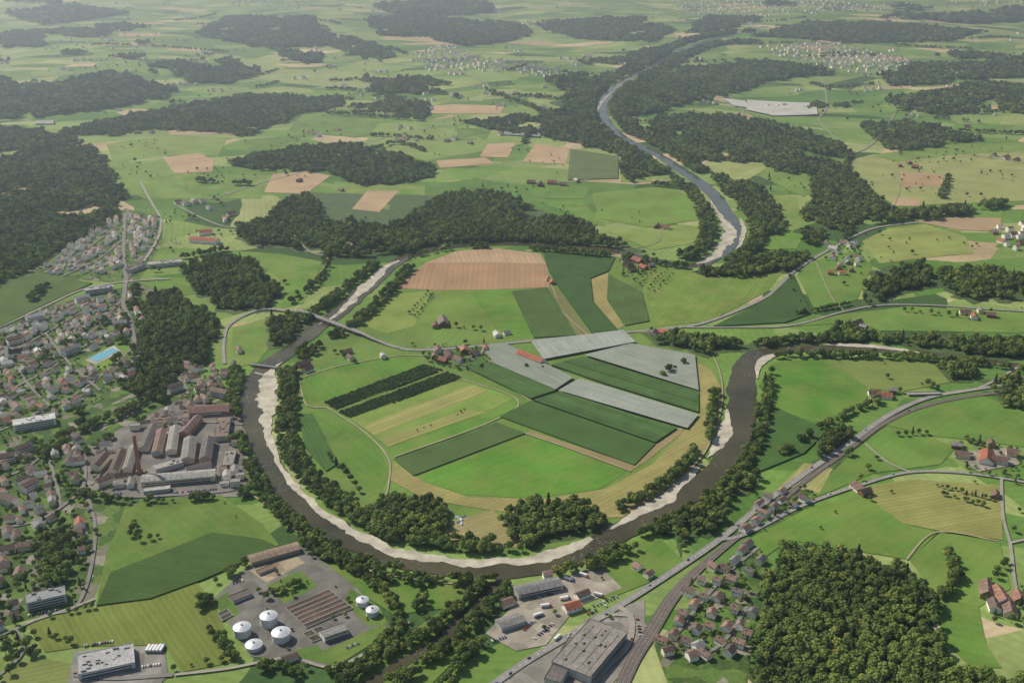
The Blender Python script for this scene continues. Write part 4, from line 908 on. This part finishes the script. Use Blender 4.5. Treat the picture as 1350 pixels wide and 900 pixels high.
for i,w in enumerate(woods):
    mv=min(q[1] for q in w); wood(w,gaps=9 if mv>640 else (0.42 if mv<330 else 0.6))
for k in range(58):
    u=random.uniform(-60,1410); v_=random.choice((random.uniform(-12,45),random.uniform(40,110),random.uniform(60,160))); rx=random.uniform(10,60); ry=rx*random.uniform(.07,.16)*(0.5+v_/120 if v_>0 else .4)
    ry=max(ry,2.4)
    if 420<u<780 and 45<v_<110: continue
    if 980<u<1220 and 45<v_<110: continue
    wood([(u+rx*math.cos(t)*(1+.35*math.sin(3*t+k)),v_+ry*math.sin(t)*(1+.35*math.cos(2*t+k))) for t in np.linspace(0,2*math.pi,12,endpoint=False)])
def belt(pts,w,sp=6.5,label='belt of bushy trees along the river bank',sc=None,kind='dec',mv=1.0,gap=-0.36):
    P=resample([(p[0],p[1]) for p in pts],4.0); T=np.gradient(P,axis=0); T/=np.maximum(np.hypot(T[:,0],T[:,1])[:,None],1e-6); Nn=np.stack([-T[:,1],T[:,0]],1)
    ln=len(P)*4.0; n=int(ln*w/(sp*sp)*1.25); i=rng.integers(0,len(P),n); p=P[i]+Nn[i]*rng.uniform(-w/2,w/2,(n,1))+rng.uniform(-2,2,(n,2))
    dens=np.array([mnoise.noise((a[0]*.02,a[1]*.02,2)) for a in p]); p=p[dens>gap]
    if len(p)==0: return
    p=p[clear(p,VP,mv)&clear(p,RP,1.0)&notbld(p,3)]
    stuff('riverside_trees',p,sc or (sp/6.4),kind,label,'trees')
belt([(312,490),(313,530),(322,580),(345,640),(380,687),(430,725),(500,755),(580,771),(660,770)],24)
belt([(378,490),(379,530),(379,580),(397,618),(431,652),(468,681),(520,707),(590,718),(650,722),(700,717)],28,mv=2)
belt([(720,758),(782,742),(834,716),(885,692),(935,662),(972,622),(994,577),(1006,532)],28)
belt([(780,690),(845,658),(890,626),(920,595),(938,560),(940,520)],16,mv=1.5)
belt([(494,350),(462,378),(428,404),(398,427)],22,mv=4); belt([(540,355),(508,392),(478,420),(450,440),(400,472),(378,490)],18,mv=6)
belt([(520,345),(580,330),(640,326)],18); belt([(700,330),(770,336),(850,345),(905,355)],20)
belt([(640,320),(720,320),(800,328),(860,340)],22,7.5,mv=5); belt([(430,336),(480,338),(530,332)],22,7.5)
belt([(892,238),(917,262),(932,300),(925,328),(900,342)],34,8,mv=3); belt([(945,235),(975,262),(1000,300),(992,330),(965,350)],36,8,mv=4)
belt([(776,168),(815,196),(872,230)],60,8.5,mv=.5,gap=-.7); belt([(795,106),(774,130),(774,160)],70,9.5,mv=1,gap=-.7); belt([(840,112),(818,132),(816,152),(835,176)],60,9.5,mv=1,gap=-.7); belt([(830,174),(880,198),(925,228)],44,8.5,mv=.5,gap=-.7)
belt([(1005,58),(940,60),(890,82),(852,104)],70,12,kind='far',mv=1,gap=-.7); belt([(990,42),(925,50),(865,72),(822,98)],70,12,kind='far',mv=1,gap=-.7)
belt([(1010,455),(1080,448),(1200,452),(1340,470)],22); belt([(1000,472),(1080,470),(1200,474),(1300,482),(1400,498)],16)
belt([(640,774),(600,808),(560,840),(500,868),(450,905)],16,5.6,mv=0.2,gap=-.6); belt([(675,774),(640,806),(605,842),(565,872),(520,905)],18,5.6,mv=0.2,gap=-.6)
belt([(560,790),(530,835),(500,860)],10,6); belt([(630,850),(600,885),(590,905)],14,6.5); belt([(690,768),(720,758)],9)
belt([(270,800),(300,760),(380,715),(400,730)],9,5.5,'trees around the treatment plant'); belt([(410,725),(470,755),(520,800),(510,845),(440,885),(330,875),(280,830),(268,790)],11,5.5,'trees around the treatment plant')
belt([(345,790),(395,770)],5,5,'trees around the treatment plant'); belt([(400,455),(385,500),(380,540)],12); belt([(325,655),(305,600),(312,540)],12,6.5)
belt([(-30,640),(40,590),(60,600),(100,570),(170,545),(232,508)],20); belt([(1240,790),(1260,760),(1250,730)],12)
belt([(300,330),(230,345),(205,360)],14); belt([(1030,600),(1120,545),(1160,530)],9,6,'trees beside the railway'); belt([(430,340),(425,365),(385,400)],9)
belt([(1130,400),(1050,415)],5,5,'hedge along a lane'); belt([(870,500),(900,480)],3)
belt([(0,560),(60,540),(110,545)],10,6.5,'trees between town houses'); belt([(180,380),(165,420),(160,500),(220,530)],14,6.5,'trees between town houses'); belt([(20,500),(90,455),(150,420)],6,6,'trees between town houses')
belt([(110,600),(140,580),(190,556)],9,5.5,'trees between town houses'); belt([(100,650),(165,662),(320,655)],7,5.5,'trees beside the works')
for q in ([(430,150),(560,160)],[(480,205),(520,190),(560,200)],[(260,240),(330,245)],[(700,170),(690,190)],[(860,245),(905,250)],[(1120,205),(1110,240)],[(1240,262),(1250,235)],[(1200,170),(1350,178)],[(60,380),(40,400)],[(1130,300),(1110,320)],[(240,150),(180,165)],[(430,118),(590,125)],[(640,120),(720,150)],[(120,60),(300,70)],[(1180,60),(1280,66)]): belt(q,12,7,'hedge of trees between fields')
for k in range(60):
    u=random.uniform(0,1350); v_=random.uniform(22,180); du=random.uniform(20,90); dv=random.uniform(-9,9); belt([(u,v_),(u+du*.5,v_+dv*.3),(u+du,v_+dv)],8,8,'hedge of trees between fields',kind='far')
def orchard(pts,label='dark green orchard in tight rows',rs=4.2,ps=2.0,s=0.36,de=0):
    g=[G(*p) for p in pts]; a=g[de];b=g[(de+1)%len(g)]; t=math.atan2(b[1]-a[1],b[0]-a[0]); ca,sa=math.cos(t),math.sin(t)
    A_=np.array(g); R_=np.array([[ca,sa],[-sa,ca]]); loc=A_@R_.T; lo=loc.min(0);hi=loc.max(0)
    X,Y=np.meshgrid(np.arange(lo[0],hi[0],ps),np.arange(lo[1],hi[1],rs)); p=np.stack([X.ravel(),Y.ravel()],1)+rng.uniform(-.3,.3,(X.size,2)); p=p@R_
    p=p[inpoly(p,g)]; stuff('orchard_rows',p,s,'shrub',label,'orchard')
    sheet('ground',pts,M['dry'],0.75,L(100,116,62),0,de,label='grass strips between orchard rows',cat='ground')
orchard([(428,531),(560,481),(584,489),(442,540)],rs=5.0,s=.42); orchard([(446,544),(590,491),(610,499),(462,551)],rs=5.0,s=.42)
IND=[]
def row(p1,p2,n,s=1.0,j=2.0):
    a=G(*p1);b=G(*p2)
    for i in range(n):
        t=(i+.5)/n; IND.append((a[0]+(b[0]-a[0])*t+random.uniform(-j,j),a[1]+(b[1]-a[1])*t+random.uniform(-j,j),s*random.uniform(.7,1.2)))
row((574,386),(546,420),9,.75);row((566,384),(538,416),8,.6);row((585,430),(640,436),5,.8);row((870,350),(842,378),8,.65);row((880,354),(852,384),8,.65);row((862,348),(834,372),8,.6);row((888,360),(862,388),7,.6)
row((430,598),(478,652),8,.9);row((600,548),(615,540),3,.4);row((545,570),(572,560),3,.4);row((180,690),(172,710),4,.9);row((178,715),(215,708),3,.8);row((96,735),(128,700),5,.9)
row((1232,640),(1310,660),12,.6);row((1240,652),(1300,668),9,.6);row((1270,580),(1300,590),4,.9);row((1180,575),(1225,572),5,.8);row((1290,625),(1345,630),6,.6);row((1060,655),(1010,690),6,.8)
row((1160,600),(1130,640),3,.8);row((1040,640),(1062,625),3,.9);row((940,745),(900,780),6,.7);row((1330,740),(1300,770),5,.9);row((320,690),(290,655),2,.5);row((430,660),(470,655),4,1.1)
row((130,800),(60,815),6,.8);row((222,885),(300,870),4,.6);row((100,850),(60,835),4,.7);row((345,390),(380,372),4,1);row((440,464),(470,480),5,.8);row((600,490),(640,452),5,.8);row((690,484),(720,486),4,.6)
row((1150,535),(1190,515),4,.8);row((1210,505),(1240,515),4,.9);row((1130,640),(1150,665),3,1);row((1255,765),(1250,740),4,1);row((820,350),(850,362),5,.9);row((855,436),(890,450),6,.9);row((1185,410),(1280,420),8,.8)
row((1165,470),(1170,510),2,.7);row((540,452),(568,480),4,.8);row((1085,690),(1150,640),2,.5)
def scat(poly,sp,s,keep=.6,clump=None):
    p=fill(poly,sp,random.randint(0,9999)); p=p[clear(p,RP,1.5)&clear(p,VP,4)&notbld(p,0.8)]
    for q in p:
        if clump is not None and mnoise.noise((q[0]*.006,q[1]*.006,6.6))<clump: continue
        if random.random()<keep: IND.append((q[0],q[1],s*random.uniform(.45,1.15)))
scat([(880,860),(862,850),(960,745),(1010,720),(1015,760),(995,860),(985,880)],11,.62,.7); scat([(960,705),(1000,650),(1075,640),(1075,662),(1010,700)],13,.62,.6)
scat([(-20,480),(0,440),(60,408),(180,385),(190,420),(176,500),(110,540),(60,560),(-20,600)],10.5,.6,.7); scat([(50,360),(120,300),(165,278),(210,290),(215,330),(170,372),(80,366)],16,.5,.4)
scat([(-20,600),(100,580),(120,650),(125,790),(20,820),(-20,830)],11,.8,.62); scat([(220,500),(300,490),(315,540),(240,530)],12,.8,.6); scat([(100,590),(320,540),(325,650),(110,650)],11,.6,.5)
scat([(640,800),(790,745),(870,740),(840,800),(700,860)],22,.6,.35); scat([(1255,580),(1345,590),(1345,625),(1260,625)],14,.8,.6); scat([(560,455),(645,452),(650,490),(570,485)],12,.7,.7); scat([(815,340),(862,340),(866,365),(820,365)],14,.8,.6)
scat([(1290,770),(1350,770),(1350,830),(1290,820)],13,.9,.7); scat([(1085,320),(1135,315),(1140,370),(1090,370)],20,.7,.5); scat([(280,790),(400,720),(520,830),(330,870)],18,.55,.4)
scat([(0,820),(35,815),(60,860),(0,900)],11,1.0,.75); scat([(430,125),(900,110),(900,330),(160,330),(160,190)],36,.8,.4,.2); scat([(1000,200),(1350,170),(1350,440),(1050,440)],34,.8,.4,.18)
scat([(560,800),(640,780),(560,870),(500,860)],13,.9,.25); scat([(450,745),(640,775),(560,800),(470,770)],30,.7,.35)
scat([(1000,620),(1100,640),(1350,600),(1350,700),(1000,740)],60,.7,.25); scat([(170,220),(430,230),(430,350),(220,340)],30,.8,.4,.1)
scat([(0,60),(1350,60),(1350,170),(0,170)],55,1.1,.5,.28)
arr=np.array([(a,b) for a,b,_ in IND]); ok=clear(arr,VP,1.5)&clear(arr,RP,1.0)&notbld(arr,0.5); IND=[t for t,k in zip(IND,ok) if k]
def infr(x,y):
    d=Vector((x,y,-CH)); f_=Vector((0,math.cos(PITCH),-math.sin(PITCH))); z=d.dot(f_)
    if z<=0: return False
    return abs(x/z)<0.47 and abs(d.dot(Vector((0,math.sin(PITCH),math.cos(PITCH))))/z)<0.315
vis=[t for t in IND if infr(t[0],t[1])]
vis.sort(key=lambda t:-t[2]/math.sqrt(t[0]**2+t[1]**2+CH**2))
for i,(x,y,s) in enumerate(vis[:290]):
    con=random.random()<0.1; cr,tk=random.choice(TC if con else TR)
    e=bpy.data.objects.new('conifer_tree' if con else 'broadleaf_tree',None); e.location=(x,y,float(H(x,y))); e.scale=(s,s,s*random.uniform(.85,1.15)); e.rotation_euler=(0,0,random.uniform(0,6.28)); link(e)
    tag(e,'dark slender conifer standing on grass' if con else 'round green broadleaf tree standing on grass','tree',None,'scattered trees')
    link(bpy.data.objects.new('trunk',tk),e); link(bpy.data.objects.new('crown',cr),e)
rest=vis[290:]; p=np.array([(a,b) for a,b,_ in rest]); s=np.array([c for _,_,c in rest]); stuff('garden_trees',p,s,'mixed','small scattered trees in gardens and fields','trees')
print('TREES',NT,'HOUSES',len(HS),CNT)
# ------------------------------------------------------------------ air haze: thin over the valley, thicker over the distant lowland
def hazebox(nm,dens,y0,y1,lab):
    m=bpy.data.materials.new(nm); m.use_nodes=True; nt=m.node_tree; nt.nodes.clear()
    out=nt.nodes.new('ShaderNodeOutputMaterial'); vs=nt.nodes.new('ShaderNodeVolumeScatter'); vs.inputs['Color'].default_value=(0.70,0.85,1,1); vs.inputs['Density'].default_value=dens; vs.inputs['Anisotropy'].default_value=0.5
    nt.links.new(vs.outputs[0],out.inputs['Volume'])
    v,f=box(40000,y1-y0,-120,1100,0,(y0+y1)/2)
    hz=link(bpy.data.objects.new('sky_haze',mesh('sky_haze',v,f,[m]))); tag(hz,lab,'haze','structure')
hazebox('thin_haze',4.2e-5,-3000,2199,'thin summer haze filling the air over the valley')
hazebox('thick_haze',1.25e-4,2201,34000,'thicker blue summer haze over the distant lowland')
# ------------------------------------------------------------------ light
el=math.radians(42); az=(-0.80,0.60); sd=Vector((az[0]*math.cos(el),az[1]*math.cos(el),math.sin(el)))
w=bpy.data.worlds.new("World"); S.world=w; w.use_nodes=True; wn=w.node_tree; bg=wn.nodes['Background']
sk=wn.nodes.new('ShaderNodeTexSky'); sk.sky_type='NISHITA'; sk.sun_disc=False; sk.sun_elevation=el; sk.sun_rotation=math.atan2(az[0],az[1]); wn.links.new(sk.outputs[0],bg.inputs['Color']); bg.inputs['Strength'].default_value=0.09
sl=bpy.data.lights.new('sun','SUN'); sl.energy=5.0; sl.angle=math.radians(0.5); sl.color=(1,0.93,0.82); so=link(bpy.data.objects.new('sun',sl)); so.rotation_euler=sd.to_track_quat('Z','Y').to_euler()
S.view_settings.view_transform='Standard'; S.view_settings.look='None'; S.view_settings.exposure=0
cam=bpy.data.cameras.new('camera'); co=link(bpy.data.objects.new('camera',cam)); cam.sensor_width=36; cam.lens=FPX/1350*36; cam.clip_end=100000; cam.clip_start=1
co.location=(0,0,CH); co.rotation_euler=(math.pi/2-PITCH,0,0); S.camera=co
